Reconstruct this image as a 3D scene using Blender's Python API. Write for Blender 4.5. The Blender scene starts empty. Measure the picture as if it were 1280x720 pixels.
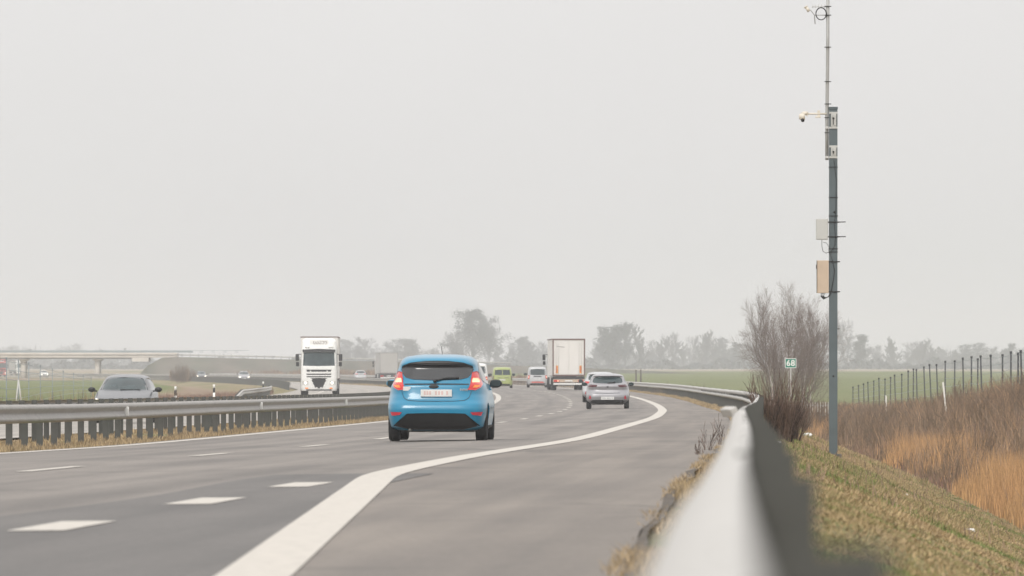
import bpy, bmesh, math, random
import numpy as np
from mathutils import Vector, Matrix
random.seed(7)
RNG = np.random.default_rng(7)
SC = bpy.context.scene
COL = SC.collection
R_ = math.radians
CZ = 0.9                      # camera height above the asphalt beside it

# ------------------------------------------------------------------ camera, sky, sun, exposure
cam_d = bpy.data.cameras.new('camera'); cam = bpy.data.objects.new('camera', cam_d); COL.objects.link(cam)
cam_d.sensor_width = 36; cam_d.lens = 281.25
cam_d.shift_y = 100 / 1280.0
cam_d.clip_start = 0.2; cam_d.clip_end = 20000
cam.location = (0, 0, CZ); cam.rotation_euler = (R_(90), 0, 0)
cam_d.dof.use_dof = True; cam_d.dof.focus_distance = 190; cam_d.dof.aperture_fstop = 11.0
SC.camera = cam

SUN_EL, SUN_AZ = 38, 200      # degrees; weak sun behind cloud, behind-left of the camera
w = bpy.data.worlds.new('World'); SC.world = w; w.use_nodes = True
nt = w.node_tree; nt.nodes.clear()
sky = nt.nodes.new('ShaderNodeTexSky'); sky.sky_type = 'NISHITA'; sky.sun_disc = False
sky.sun_elevation = R_(SUN_EL); sky.sun_rotation = R_(SUN_AZ)
sky.air_density = 1.0; sky.dust_density = 4.0; sky.ozone_density = 1.0
hs = nt.nodes.new('ShaderNodeHueSaturation'); hs.inputs['Saturation'].default_value = 0.08
mixs = nt.nodes.new('ShaderNodeMix'); mixs.data_type = 'RGBA'; mixs.inputs['Factor'].default_value = 0.8
mixs.inputs['B'].default_value = (7.0, 6.92, 6.78, 1)     # even cloud layer
tcw = nt.nodes.new('ShaderNodeTexCoord'); sxw = nt.nodes.new('ShaderNodeSeparateXYZ'); nt.links.new(tcw.outputs['Generated'], sxw.inputs[0])
grd = nt.nodes.new('ShaderNodeMapRange'); grd.inputs[1].default_value = 0; grd.inputs[2].default_value = 1; grd.inputs[3].default_value = 1.0; grd.inputs[4].default_value = 2.1   # overcast sky: brighter overhead
nt.links.new(sxw.outputs['Z'], grd.inputs[0])
cl = nt.nodes.new('ShaderNodeVectorMath'); cl.operation = 'SCALE'; cl.inputs[0].default_value = (7.15, 7.04, 6.98); nt.links.new(grd.outputs[0], cl.inputs['Scale']); cn = nt.nodes.new('ShaderNodeTexNoise'); cn.inputs['Scale'].default_value = 9; cn.inputs['Detail'].default_value = 3; nt.links.new(tcw.outputs['Generated'], cn.inputs['Vector'])
cm_ = nt.nodes.new('ShaderNodeMapRange'); cm_.inputs[1].default_value = .3; cm_.inputs[2].default_value = .7; cm_.inputs[3].default_value = .965; cm_.inputs[4].default_value = 1.035; nt.links.new(cn.outputs[0], cm_.inputs[0])
cl2 = nt.nodes.new('ShaderNodeVectorMath'); cl2.operation = 'SCALE'; nt.links.new(cl.outputs[0], cl2.inputs[0]); nt.links.new(cm_.outputs[0], cl2.inputs['Scale']); nt.links.new(cl2.outputs[0], mixs.inputs['B'])   # faint cloud structure
bg = nt.nodes.new('ShaderNodeBackground'); bg.inputs['Strength'].default_value = 0.10
wo = nt.nodes.new('ShaderNodeOutputWorld')
nt.links.new(sky.outputs[0], hs.inputs['Color']); nt.links.new(hs.outputs[0], mixs.inputs['A'])
nt.links.new(mixs.outputs['Result'], bg.inputs['Color']); nt.links.new(bg.outputs[0], wo.inputs[0])
sun_d = bpy.data.lights.new('sun', 'SUN'); sun_d.energy = 1.1; sun_d.angle = R_(20); sun_d.color = (1, .95, .88)
sun = bpy.data.objects.new('sun', sun_d); COL.objects.link(sun)
sun.rotation_euler = (R_(90 - SUN_EL), 0, R_(-SUN_AZ + 180) )
SC.view_settings.view_transform = 'Standard'; SC.view_settings.look = 'None'
SC.view_settings.gamma = 1; SC.view_settings.use_curve_mapping = False
SC.view_settings.exposure = 0.34
try:
    SC.cycles.volume_bounces = 1; SC.cycles.max_bounces = 6; SC.cycles.use_denoising = True
except Exception: pass

# ------------------------------------------------------------------ tagging
def tag(o, label=None, cat=None, group=None, kind=None):
    if label: o['label'] = label
    if cat: o['category'] = cat
    if group: o['group'] = group
    if kind: o['kind'] = kind
    return o
def empty(name, loc, rz=0, label=None, cat=None, group=None):
    o = bpy.data.objects.new(name, None); COL.objects.link(o); o.location = loc; o.rotation_euler = (0, 0, rz)
    o.empty_display_size = .3
    return tag(o, label, cat, group)
def link_mesh(name, me, parent=None, loc=None):
    o = bpy.data.objects.new(name, me); COL.objects.link(o)
    if parent: o.parent = parent
    if loc is not None: o.location = loc
    return o
def copy_tree(o, parent=None):
    c = o.copy(); COL.objects.link(c)
    if parent: c.parent = parent
    for ch in list(o.children): copy_tree(ch, c)
    return c

# ------------------------------------------------------------------ materials
def nn(nt, t, **k):
    n = nt.nodes.new(t)
    for a, b in k.items(): setattr(n, a, b)
    return n
def mat(name, col, rough=.6, metal=0, emit=None, estr=0, var=.12, scale=6, coat=0, spec=.5, bump=0, bscale=40, island=0, col2=None, c2scale=1, c2lo=.4, c2hi=.6):
    m = bpy.data.materials.new(name); m.use_nodes = True
    nt = m.node_tree; p = nt.nodes['Principled BSDF']
    L = nt.links
    tc = nn(nt, 'ShaderNodeTexCoord')
    nz = nn(nt, 'ShaderNodeTexNoise'); nz.inputs['Scale'].default_value = scale; nz.inputs['Detail'].default_value = 4
    L.new(tc.outputs['Object'], nz.inputs['Vector'])
    base = nn(nt, 'ShaderNodeRGB'); base.outputs[0].default_value = (*col, 1)
    cur = base.outputs[0]
    if col2:
        n2 = nn(nt, 'ShaderNodeTexNoise'); n2.inputs['Scale'].default_value = c2scale; n2.inputs['Detail'].default_value = 3
        L.new(tc.outputs['Object'], n2.inputs['Vector'])
        mr = nn(nt, 'ShaderNodeMapRange'); mr.inputs[1].default_value = c2lo; mr.inputs[2].default_value = c2hi
        L.new(n2.outputs[0], mr.inputs[0])
        mx = nn(nt, 'ShaderNodeMix', data_type='RGBA'); mx.inputs['B'].default_value = (*col2, 1)
        L.new(mr.outputs[0], mx.inputs['Factor']); L.new(cur, mx.inputs['A']); cur = mx.outputs['Result']
    mr = nn(nt, 'ShaderNodeMapRange'); mr.inputs[3].default_value = 1 - var; mr.inputs[4].default_value = 1 + var
    mr.inputs[1].default_value = .25; mr.inputs[2].default_value = .75
    L.new(nz.outputs[0], mr.inputs[0]); val = mr.outputs[0]
    if island:
        g = nn(nt, 'ShaderNodeNewGeometry'); m2 = nn(nt, 'ShaderNodeMapRange')
        m2.inputs[3].default_value = 1 - island; m2.inputs[4].default_value = 1 + island
        L.new(g.outputs['Random Per Island'], m2.inputs[0])
        mm = nn(nt, 'ShaderNodeMath', operation='MULTIPLY'); L.new(val, mm.inputs[0]); L.new(m2.outputs[0], mm.inputs[1]); val = mm.outputs[0]
    vm = nn(nt, 'ShaderNodeVectorMath', operation='SCALE'); L.new(cur, vm.inputs[0]); L.new(val, vm.inputs['Scale'])
    L.new(vm.outputs[0], p.inputs['Base Color'])
    p.inputs['Roughness'].default_value = rough; p.inputs['Metallic'].default_value = metal
    p.inputs['Specular IOR Level'].default_value = spec
    if coat: p.inputs['Coat Weight'].default_value = coat; p.inputs['Coat Roughness'].default_value = .08
    if emit: p.inputs['Emission Color'].default_value = (*emit, 1); p.inputs['Emission Strength'].default_value = estr
    if bump:
        b = nn(nt, 'ShaderNodeBump'); b.inputs['Strength'].default_value = bump; b.inputs['Distance'].default_value = .02
        n3 = nn(nt, 'ShaderNodeTexNoise'); n3.inputs['Scale'].default_value = bscale; L.new(tc.outputs['Object'], n3.inputs['Vector'])
        L.new(n3.outputs[0], b.inputs['Height']); L.new(b.outputs[0], p.inputs['Normal'])
    return m

M = {}
M['blue'] = mat('blue_paint', (.0, .19, .335), .3, .0, coat=.55, spec=.45, var=.05, scale=3)
M['silver'] = mat('silver_paint', (.30, .295, .31), .38, .5, coat=.6, var=.04)
M['greycar'] = mat('grey_paint', (.125, .13, .14), .4, .3, coat=.5, var=.04)
M['white'] = mat('white_paint', (.72, .72, .70), .4, 0, coat=.4, var=.06)
M['lime'] = mat('lime_paint', (.30, .35, .10), .4, 0, coat=.5, var=.05)
M['vangrey'] = mat('pale_silver_paint', (.45, .46, .47), .4, .2, coat=.5, var=.05)
M['redp'] = mat('red_paint', (.42, .03, .03), .4, coat=.4)
M['orangep'] = mat('orange_marking', (.8, .33, .03), .5)
M['redmark'] = mat('red_marking', (.55, .07, .05), .5)
M['glass'] = mat('dark_glass', (.018, .02, .023), .08, 0, spec=.8, var=.05)
M['glassg'] = mat('greenish_glass', (.022, .04, .044), .12, 0, spec=.5, var=.35, scale=3)
M['black'] = mat('black_plastic', (.009, .009, .010), .45, var=.1)
M['dark'] = mat('dark_trim', (.022, .023, .025), .6, var=.1)
M['tyre'] = mat('rubber', (.012, .012, .013), .85, var=.15)
M['rim'] = mat('alloy', (.4, .4, .41), .35, .8)
M['tail'] = mat('red_lens', (.45, .01, .01), .2, emit=(1, .03, .02), estr=.12, coat=.6)
M['taildark'] = mat('dark_red_lens', (.07, .008, .012), .3)
M['lamp'] = mat('lit_lamp', (.9, .6, .4), .3, emit=(1, .42, .22), estr=.5)
M['amber'] = mat('amber_lens', (.8, .25, .05), .3, emit=(1, .3, .05), estr=.15)
M['reflr'] = mat('red_reflector', (.45, .02, .04), .3)
M['head'] = mat('lit_headlight', (.95, .9, .8), .3, emit=(1, .9, .74), estr=2.4)
M['plate'] = mat('plate_white', (.68, .68, .66), .5)
M['platech'] = mat('plate_ink', (.42, .42, .44), .5)
M['platered'] = mat('plate_red_ink', (.62, .46, .43), .5)
M['galv'] = mat('galvanised_steel', (.45, .435, .41), .5, .2, var=.12, scale=5)
M['galvdull'] = mat('dull_galvanised_steel', (.31, .295, .275), .55, .15, var=.14, scale=3)
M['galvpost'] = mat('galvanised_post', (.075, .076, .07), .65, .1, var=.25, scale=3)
M['mast'] = mat('painted_mast_steel', (.09, .115, .125), .55, .1, var=.12, scale=3)
M['pipe'] = mat('zinc_pipe', (.36, .36, .35), .5, .2, var=.12, scale=6)
M['boxgrey'] = mat('pale_grey_box', (.50, .50, .48), .5, var=.05)
M['boxbeige'] = mat('beige_box', (.52, .41, .31), .55, var=.06)
M['cream'] = mat('cream_plastic', (.66, .61, .52), .5)
M['green'] = mat('sign_green', (.0, .20, .13), .45, var=.03)
M['signwhite'] = mat('sign_white', (.8, .8, .78), .45, var=.03)
M['concrete'] = mat('pale_concrete', (.62, .57, .51), .8, var=.12, scale=.4)
M['concdark'] = mat('grey_concrete', (.30, .29, .28), .85, var=.15, scale=.5)
M['railblue'] = mat('parapet_steel', (.22, .26, .28), .6)
M['trailer'] = mat('white_trailer_panel', (.70, .68, .65), .5, var=.04, scale=1)
M['trailergrey'] = mat('grey_trailer_panel', (.40, .39, .37), .6, var=.06, scale=.6)
M['rust'] = mat('red_brown_frame', (.15, .09, .08), .6)
M['wood'] = mat('weathered_wood', (.09, .075, .065), .85, var=.2)
M['fpost'] = mat('dark_fence_post', (.04, .045, .05), .8, var=.2)
M['stake'] = mat('white_stake', (.75, .73, .70), .6)
M['birchbark'] = mat('birch_bark', (.50, .46, .43), .8, var=.45, scale=5)
M['stalk'] = mat('dull_straw_stalks', (.25, .175, .12), .9, var=.25, island=.5)
M['dirt'] = mat('black_road_dirt', (.10, .085, .07), .95, var=.5, scale=3, bump=.4)
M['twig'] = mat('brown_twigs', (.19, .15, .13), .9, var=.15, island=.35)
M['twigred'] = mat('red_brown_twigs', (.13, .083, .062), .9, var=.2, island=.8)
M['fartwig'] = mat('dark_bare_branches', (.045, .05, .055), .9, var=.2, island=.3)
M['farleaf'] = mat('dark_evergreen_foliage', (.03, .045, .048), .9, var=.3, island=.35)
M['grass'] = mat('dry_verge_grass', (.34, .25, .135), .9, var=.2, scale=1.5, island=.45, col2=(.13, .17, .045), c2scale=.35, c2lo=.50, c2hi=.66)
M['freshgrass'] = mat('fresh_green_grass', (.14, .17, .05), .9, var=.2, scale=1.5, island=.45, col2=(.30, .23, .12), c2scale=.8, c2lo=.48, c2hi=.62)
M['straw'] = mat('straw_grass', (.34, .255, .15), .9, var=.25, scale=1, island=.45)
M['reed'] = mat('orange_reeds', (.42, .245, .115), .9, var=.22, scale=.7, island=.4)
M['brush'] = mat('brown_brush', (.16, .107, .068), .9, var=.3, scale=.5, island=.5, col2=(.30, .19, .11), c2scale=.25, c2lo=.52, c2hi=.62)
M['weed'] = mat('red_brown_weeds', (.20, .12, .09), .9, var=.2, island=.4)
M['paintline'] = mat('white_road_paint', (.50, .465, .415), .6, var=.12, scale=9, bump=.2, col2=(.33, .30, .27), c2scale=14, c2lo=.60, c2hi=.70)
M['litter'] = mat('pale_litter', (.75, .75, .73), .6)

# ------------------------------------------------------------------ mesh helpers
class MB:
    def __init__(s): s.v = []; s.f = []; s.sm = []
    def add(s, vs, fs, smooth=False):
        b = len(s.v); s.v += [tuple(p) for p in vs]
        s.f += [tuple(i + b for i in f) for f in fs]; s.sm += [smooth] * len(fs)
    def box(s, x0, x1, y0, y1, z0, z1, bev=0, mtx=None):
        bm = bmesh.new(); bmesh.ops.create_cube(bm, size=1)
        for v in bm.verts: v.co = Vector(((x0 + x1) / 2 + v.co.x * (x1 - x0), (y0 + y1) / 2 + v.co.y * (y1 - y0), (z0 + z1) / 2 + v.co.z * (z1 - z0)))
        if bev: bmesh.ops.bevel(bm, geom=bm.edges[:], offset=bev, segments=2, affect='EDGES', profile=.6)
        if mtx: bm.transform(mtx)
        bm.verts.index_update()
        s.add([v.co[:] for v in bm.verts], [[v.index for v in f.verts] for f in bm.faces]); bm.free()
    def tube(s, pts, r, n=6, r2=None, caps=True):
        pts = [Vector(p) for p in pts]; vs = []; fs = []
        for i, p in enumerate(pts):
            d = (pts[min(i + 1, len(pts) - 1)] - pts[max(i - 1, 0)]).normalized()
            a = d.cross(Vector((0, 0, 1)))
            if a.length < .05: a = d.cross(Vector((0, 1, 0)))
            a.normalize(); b = d.cross(a)
            rr = r if r2 is None else r + (r2 - r) * i / (len(pts) - 1)
            for k in range(n):
                t = 2 * math.pi * k / n; vs.append(p + a * math.cos(t) * rr + b * math.sin(t) * rr)
        for i in range(len(pts) - 1):
            for k in range(n): fs.append((i * n + k, i * n + (k + 1) % n, (i + 1) * n + (k + 1) % n, (i + 1) * n + k))
        if caps: fs.append(tuple(range(n))[::-1]); fs.append(tuple(range((len(pts) - 1) * n, len(pts) * n)))
        s.add(vs, fs, True)
    def lathe_x(s, prof, c, n=28):       # profile of (x offset, radius) round the x axis at c
        vs = []; fs = []
        for i, (x, r) in enumerate(prof):
            for k in range(n):
                t = 2 * math.pi * k / n; vs.append((c[0] + x, c[1] + r * math.cos(t), c[2] + r * math.sin(t)))
        for i in range(len(prof) - 1):
            for k in range(n): fs.append((i * n + k, i * n + (k + 1) % n, (i + 1) * n + (k + 1) % n, (i + 1) * n + k))
        s.add(vs, fs, True)
    def build(s, name, m, parent=None, loc=None):
        me = bpy.data.meshes.new(name); me.from_pydata(s.v, [], s.f)
        me.polygons.foreach_set('use_smooth', s.sm); me.materials.append(m); me.update()
        return link_mesh(name, me, parent, loc)
def np_mesh(name, V, F, m, smooth=False):
    me = bpy.data.meshes.new(name); V = np.asarray(V, dtype=np.float32); F = np.asarray(F, dtype=np.int32)
    k = F.shape[1]; me.vertices.add(len(V)); me.vertices.foreach_set('co', V.ravel())
    me.loops.add(F.size); me.loops.foreach_set('vertex_index', F.ravel())
    me.polygons.add(len(F)); me.polygons.foreach_set('loop_start', np.arange(0, F.size, k, dtype=np.int32))
    me.polygons.foreach_set('loop_total', np.full(len(F), k, dtype=np.int32))
    if smooth: me.polygons.foreach_set('use_smooth', np.ones(len(F), dtype=bool))
    me.materials.append(m); me.update(calc_edges=True); me.validate()
    return me

# ------------------------------------------------------------------ alignment of the motorway
YG = np.arange(-200, 5001, 1.0)
def table(pts, sigma=10):
    xs, ys = zip(*pts)
    e = int(sigma * 4); g = np.arange(-200 - e, 5001 + e, 1.0)
    v = np.interp(g, xs, ys)
    s0 = (ys[1] - ys[0]) / (xs[1] - xs[0]); v = np.where(g < xs[0], ys[0] + s0 * (g - xs[0]), v)
    s1 = (ys[-1] - ys[-2]) / (xs[-1] - xs[-2]); v = np.where(g > xs[-1], ys[-1] + s1 * (g - xs[-1]), v)
    k = np.exp(-.5 * (np.arange(-e, e + 1) / sigma) ** 2); k /= k.sum()
    v = np.convolve(v, k, 'valid')
    return lambda Y: np.interp(Y, YG, v)
Rc = table([(-60, -7), (0, -4.45), (45, -2.58), (63.6, -1.6), (72, -1.25), (91, -.57), (111, .2), (132, .98), (182, 2.6), (229, 4.1), (298, 5.65), (350, 6.4), (400, 6.8), (450, 7.0), (520, 6.85),
            (600, 6.15), (740, 3.6), (900, -2.4), (1000, -8), (1120, -16), (1230, -24), (1350, -34), (1500, -50), (1700, -78), (1850, -102), (2200, -165), (3000, -330)], 14)
Hc = table([(-60, .78), (4, .84), (40, .88), (62, .92), (84, .985), (111, 1.1), (136, 1.22), (200, 1.36), (240, 1.45), (300, 1.58), (330, 1.63), (400, 1.66), (570, 1.67), (740, 1.80), (1000, 1.84), (1300, 1.8), (3000, 1.8)], 10)
RAILX = table([(-20, -.6), (4, .082), (8, .172), (13.5, .36), (30, .84), (53, 1.49), (72, 2.1), (100, 3.02), (150, 4.6), (200, 6.0), (250, 7.2), (300, 8.15), (400, 9.25), (450, 9.5), (500, 9.4), (600, 8.6), (740, 6.1), (900, .0)], 4)
def railx(Y):
    Y = np.asarray(Y, dtype=float); t = np.clip((Y - 600) / 140, 0, 1)
    return RAILX(Y) * (1 - t) + (Rc(Y) + 2.5) * t
RAILD = table([(-20, .05), (0, .085), (4, .094), (8, .112), (12, .126), (16, .144), (25, .18), (40, .225), (60, .29), (100, .42), (150, .52), (200, .62), (300, .82), (400, .93), (580, 1.0), (740, 1.1), (1000, 1.14), (1300, 1.1)], 2)
ZL = lambda Y: np.interp(Y, [0, 300, 1700, 3500, 5000], [-1.9, -2.1, -2.1, -.7, -.4])
ZR = lambda Y: np.interp(Y, [0, 333, 400, 500, 620, 900, 1300, 2000, 3500, 5000], [-1.2, -1.3, -2.2, -2.9, -3.3, -2.5, -1.6, -.85, -.35, -.3])
def prof(Y):
    """(offset from the right edge line, height below the camera eye) across the corridor"""
    H = float(Hc(Y)); e = float(railx(Y) - Rc(Y)); zl = float(ZL(Y)); zr = float(ZR(Y))
    return [(-1600, zl), (-800, zl), (-300, zl), (-120, zl), (-60, zl), (-36, zl), (-30, -H - .85), (-26.5, -H - .55), (-24.4, -H - .33), (-23.4, -H - .26), (-23.3, -H - .42),
            (-12.9, -H - .42), (-12.8, -H - .24), (-11.5, -H - .2), (-10, -H - .2), (-8.2, -H - .15), (-8.12, -H - .30), (e - .70, -H - .2), (e - .66, -H - .035),
            (e + .3, -H - .02), (e + .8, -H - .14), (e + 1.5, -H - .45), (e + 3, -H - 1.1), (e + 4.7, -H - 1.75), (e + 7, -H - 1.85), (e + 10, (-H - 1.85) * .45 + zr * .55), (e + 13, zr), (e + 20, zr), (e + 60, zr), (e + 200, zr), (e + 600, zr), (e + 1600, zr)]
def gz(X, Y):
    p = prof(Y); d = X - float(Rc(Y)); return CZ + float(np.interp(d, [a for a, b in p], [b for a, b in p]))
def own_z(X, Y):   # surface of our carriageway
    d = X - float(Rc(Y)); return CZ - float(Hc(Y)) + .015 * min(0, d)
def opp_z(Y): return CZ - float(Hc(Y)) - .2
ST = np.concatenate([np.arange(-100, 0, 10), np.arange(0, 320, 2), np.arange(320, 760, 5), np.arange(760, 2000, 10), np.arange(2000, 5001, 100)]).astype(float)

# ground
V = []; nprof = len(prof(0.0))
for Y in ST:
    rc = float(Rc(Y))
    for j, (d, z) in enumerate(prof(Y)):
        wob = 0
        if abs(d) < 300 and (j >= 25 or d < -26): wob = .05 * math.sin(Y * .31 + d) + .04 * math.sin(Y * .13 + d * 2.1)
        V.append((rc + d, Y, CZ + z + wob))
F = []
for i in range(len(ST) - 1):
    for j in range(nprof - 1):
        a = i * nprof + j; F.append((a, a + 1, a + 1 + nprof, a + nprof))
gm = bpy.data.materials.new('ground_soil_and_fields'); gm.use_nodes = True
nt = gm.node_tree; P = nt.nodes['Principled BSDF']; L = nt.links; P.inputs['Roughness'].default_value = .95; P.inputs['Specular IOR Level'].default_value = .1
tc = nn(nt, 'ShaderNodeTexCoord'); sx = nn(nt, 'ShaderNodeSeparateXYZ'); L.new(tc.outputs['Object'], sx.inputs[0])
def mth(op, a, b=None):
    n = nn(nt, 'ShaderNodeMath', operation=op)
    for i, q in enumerate((a, b)):
        if q is None: continue
        if isinstance(q, (int, float)): n.inputs[i].default_value = q
        else: L.new(q, n.inputs[i])
    return n.outputs[0]
def rng(v, a, b, c=0, d=1):
    n = nn(nt, 'ShaderNodeMapRange'); L.new(v, n.inputs[0]); 
    for i, q in enumerate((a, b, c, d)): n.inputs[i + 1].default_value = q
    return n.outputs[0]
def noise(scale, det=4):
    n = nn(nt, 'ShaderNodeTexNoise'); n.inputs['Scale'].default_value = scale; n.inputs['Detail'].default_value = det; L.new(tc.outputs['Object'], n.inputs['Vector']); return n.outputs[0]
def mixc(f, a, b):
    n = nn(nt, 'ShaderNodeMix', data_type='RGBA'); L.new(f, n.inputs['Factor'])
    for k, q in (('A', a), ('B', b)):
        if isinstance(q, tuple): n.inputs[k].default_value = (*q, 1)
        else: L.new(q, n.inputs[k])
    return n.outputs['Result']
at = nn(nt, 'ShaderNodeAttribute'); at.attribute_name = 'offset'     # metres across from the road line
off = at.outputs['Fac']
nA = noise(.8, 6); nB = noise(.15, 4); nC = noise(6, 5); nF = noise(.01, 3)
verge = mixc(rng(nB, .42, .6), (.27, .20, .12), (.14, .15, .055))
verge = mixc(rng(nA, .5, .75), verge, (.17, .115, .075))
field = mixc(rng(nF, .35, .7), (.12, .14, .045), (.145, .155, .065))
stub = mixc(rng(nF, .3, .7), (.30, .25, .19), (.24, .20, .15))
# winter wheat on both sides; pale stubble farther off on the right and brown rough land far left
fr = mth('MULTIPLY', rng(off, 20, 22), mth('MULTIPLY', rng(sx.outputs['Y'], 2000, 2020, 1, 0), rng(sx.outputs['Y'], 380, 420)))
fl = mth('MULTIPLY', rng(off, -36, -34, 1, 0), mth('MULTIPLY', rng(sx.outputs['Y'], 1330, 1360, 1, 0), rng(off, -200, -199)))
rough = mixc(rng(nB, .35, .65), (.20, .14, .10), (.27, .20, .13))
far = mixc(rng(sx.outputs['Y'], 1380, 1900), rough, stub)
c = mixc(rng(mth('ABSOLUTE', mth('ADD', off, 8)), 20, 24), verge, far)
c = mixc(mth('MAXIMUM', fr, fl), c, field)
vs = nn(nt, 'ShaderNodeVectorMath', operation='SCALE'); L.new(c, vs.inputs[0]); L.new(rng(nC, .25, .75, .75, 1.25), vs.inputs['Scale'])
L.new(vs.outputs[0], P.inputs['Base Color'])
me = np_mesh('ground', V, F, gm, True)
a = me.attributes.new('offset', 'FLOAT', 'POINT'); a.data.foreach_set('value', np.tile([p[0] for p in prof(200.0)], len(ST)).astype(np.float32))
tag(link_mesh('ground', me), kind='structure')

# asphalt
def asphalt(name, base, dark, tracks):
    m = bpy.data.materials.new(name); m.use_nodes = True
    global nt, L, tc
    nt = m.node_tree; L = nt.links; P = nt.nodes['Principled BSDF']; P.inputs['Roughness'].default_value = .62; P.inputs['Specular IOR Level'].default_value = .35
    tc = nn(nt, 'ShaderNodeTexCoord')
    uv = nn(nt, 'ShaderNodeUVMap'); uv.uv_map = 'road'
    s = nn(nt, 'ShaderNodeSeparateXYZ'); L.new(uv.outputs[0], s.inputs[0])
    mp = nn(nt, 'ShaderNodeMapping'); mp.inputs['Scale'].default_value = (2.2, .03, 1); L.new(uv.outputs[0], mp.inputs[0])
    st = nn(nt, 'ShaderNodeTexNoise'); st.inputs['Scale'].default_value = 1; st.inputs['Detail'].default_value = 3; L.new(mp.outputs[0], st.inputs['Vector'])
    mp2 = nn(nt, 'ShaderNodeMapping'); mp2.inputs['Scale'].default_value = (.5, .09, 1); L.new(uv.outputs[0], mp2.inputs[0])
    s2 = nn(nt, 'ShaderNodeTexNoise'); s2.inputs['Scale'].default_value = 1; s2.inputs['Detail'].default_value = 5; L.new(mp2.outputs[0], s2.inputs['Vector'])
    fine = noise(25, 4)
    tr = None
    for u0 in tracks:                       # worn wheel tracks
        d = mth('ABSOLUTE', mth('SUBTRACT', s.outputs[0], u0)); t = rng(d, 0, .55, 1, 0)
        tr = t if tr is None else mth('MAXIMUM', tr, t)
    f = mth('ADD', mth('MULTIPLY', rng(st.outputs[0], .38, .62), .6), mth('MULTIPLY', rng(s2.outputs[0], .42, .6), .5))
    if tr is not None: f = mth('ADD', mth('MULTIPLY', f, .75), mth('MULTIPLY', tr, .4))
    c = mixc(f, base, dark)
    v = nn(nt, 'ShaderNodeVectorMath', operation='SCALE'); L.new(c, v.inputs[0]); L.new(rng(fine, .3, .7, .80, 1.2), v.inputs['Scale'])
    L.new(v.outputs[0], P.inputs['Base Color'])
    vo = nn(nt, 'ShaderNodeTexVoronoi', feature='DISTANCE_TO_EDGE'); vo.inputs['Scale'].default_value = .11
    wv = nn(nt, 'ShaderNodeVectorMath', operation='ADD'); n4 = nn(nt, 'ShaderNodeTexNoise'); n4.inputs['Scale'].default_value = .8; L.new(tc.outputs['Object'], n4.inputs['Vector'])
    L.new(tc.outputs['Object'], wv.inputs[0]); sc_ = nn(nt, 'ShaderNodeVectorMath', operation='SCALE'); L.new(n4.outputs['Color'], sc_.inputs[0]); sc_.inputs['Scale'].default_value = 1.6; L.new(sc_.outputs[0], wv.inputs[1]); L.new(wv.outputs[0], vo.inputs['Vector'])
    cr = mth('MULTIPLY', rng(vo.outputs['Distance'], .004, .011, 1, 0), rng(noise(.06, 2), .47, .55))
    blot = rng(noise(.9, 5), .62, .74)
    c2 = mixc(mth('MAXIMUM', mth('MULTIPLY', cr, .75), mth('MULTIPLY', blot, .35)), v.outputs[0], (.05, .045, .04)); L.new(c2, P.inputs['Base Color'])
    b = nn(nt, 'ShaderNodeBump'); b.inputs['Strength'].default_value = .4; b.inputs['Distance'].default_value = .01; L.new(noise(60, 3), b.inputs['Height']); L.new(b.outputs[0], P.inputs['Normal'])
    return m
def strip(name, m, dcols, zf, Y0, Y1, kind='structure', parent=None):
    """sheet following the road; dcols(Y) -> list of offsets, zf(Y, d) -> height"""
    Ys = [y for y in ST if Y0 < y < Y1]; Ys = [Y0] + Ys + [Y1]
    V = []; UV = []; n = None
    for Y in Ys:
        ds = dcols(Y); n = len(ds); rc = float(Rc(Y))
        for d in ds: V.append((rc + d, Y, zf(Y, d))); UV.append((d, Y))
    F = []
    for i in range(len(Ys) - 1):
        for j in range(n - 1):
            a = i * n + j; F.append((a, a + 1, a + 1 + n, a + n))
    me = np_mesh(name, V, F, m, True); u = me.uv_layers.new(name='road')
    for l in me.loops: u.data[l.index].uv = UV[l.vertex_index]
    o = link_mesh(name, me, parent)
    if kind and not parent: tag(o, kind=kind)
    return o
mA = asphalt('worn_motorway_asphalt', (.215, .19, .168), (.12, .107, .096), (-6.6, -4.9, -2.85, -1.1))
mS = asphalt('shoulder_asphalt', (.205, .176, .15), (.135, .117, .102), ())
mO = asphalt('pale_opposite_asphalt', (.34, .31, .275), (.25, .23, .205), (-15.3, -13.8, -19, -17.4))
zo = lambda Y, d: CZ - float(Hc(Y)) + .015 * min(0, d)
er = lambda Y: float(railx(Y) - Rc(Y))
road = strip('road', mA, lambda Y: (-8.15, -7, -5, -3, -1, 0.0), zo, -60, 2600)
def ragged(Y): return er(Y) - .50 + .018 * math.sin(Y * .4) + .012 * math.sin(Y * .83)
sh = strip('shoulder', mS, lambda Y: (0.0, er(Y) * .5 - .3, ragged(Y)), zo, -60, 2600)
mM = asphalt('darker_merge_asphalt', (.125, .115, .107), (.085, .079, .074), ())
edge0 = lambda Y: -1.1 + .02 * math.sin(Y)
ml = strip('merge_lane_patch', mM, lambda Y: (-.75 + .1 * math.sin(Y * .25), -.2, max(-.15, (-1.1 if Y < 62 else -1.1 + .04 * (Y - 62)) - float(Rc(Y)))), lambda Y, d: zo(Y, d) + .0035, -60, 72)
strip('shoulder_dirt', M['dirt'], lambda Y: (ragged(Y) - .0 - .02 * math.sin(Y * .37) - .012 * math.sin(Y * .71), ragged(Y) + .05), lambda Y, d: zo(Y, d) + .0035, 10, 240)
opp = strip('opposite_road', mO, lambda Y: (-23.3, -20, -16, -12.9), lambda Y, d: opp_z(Y), -60, 2600)

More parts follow.
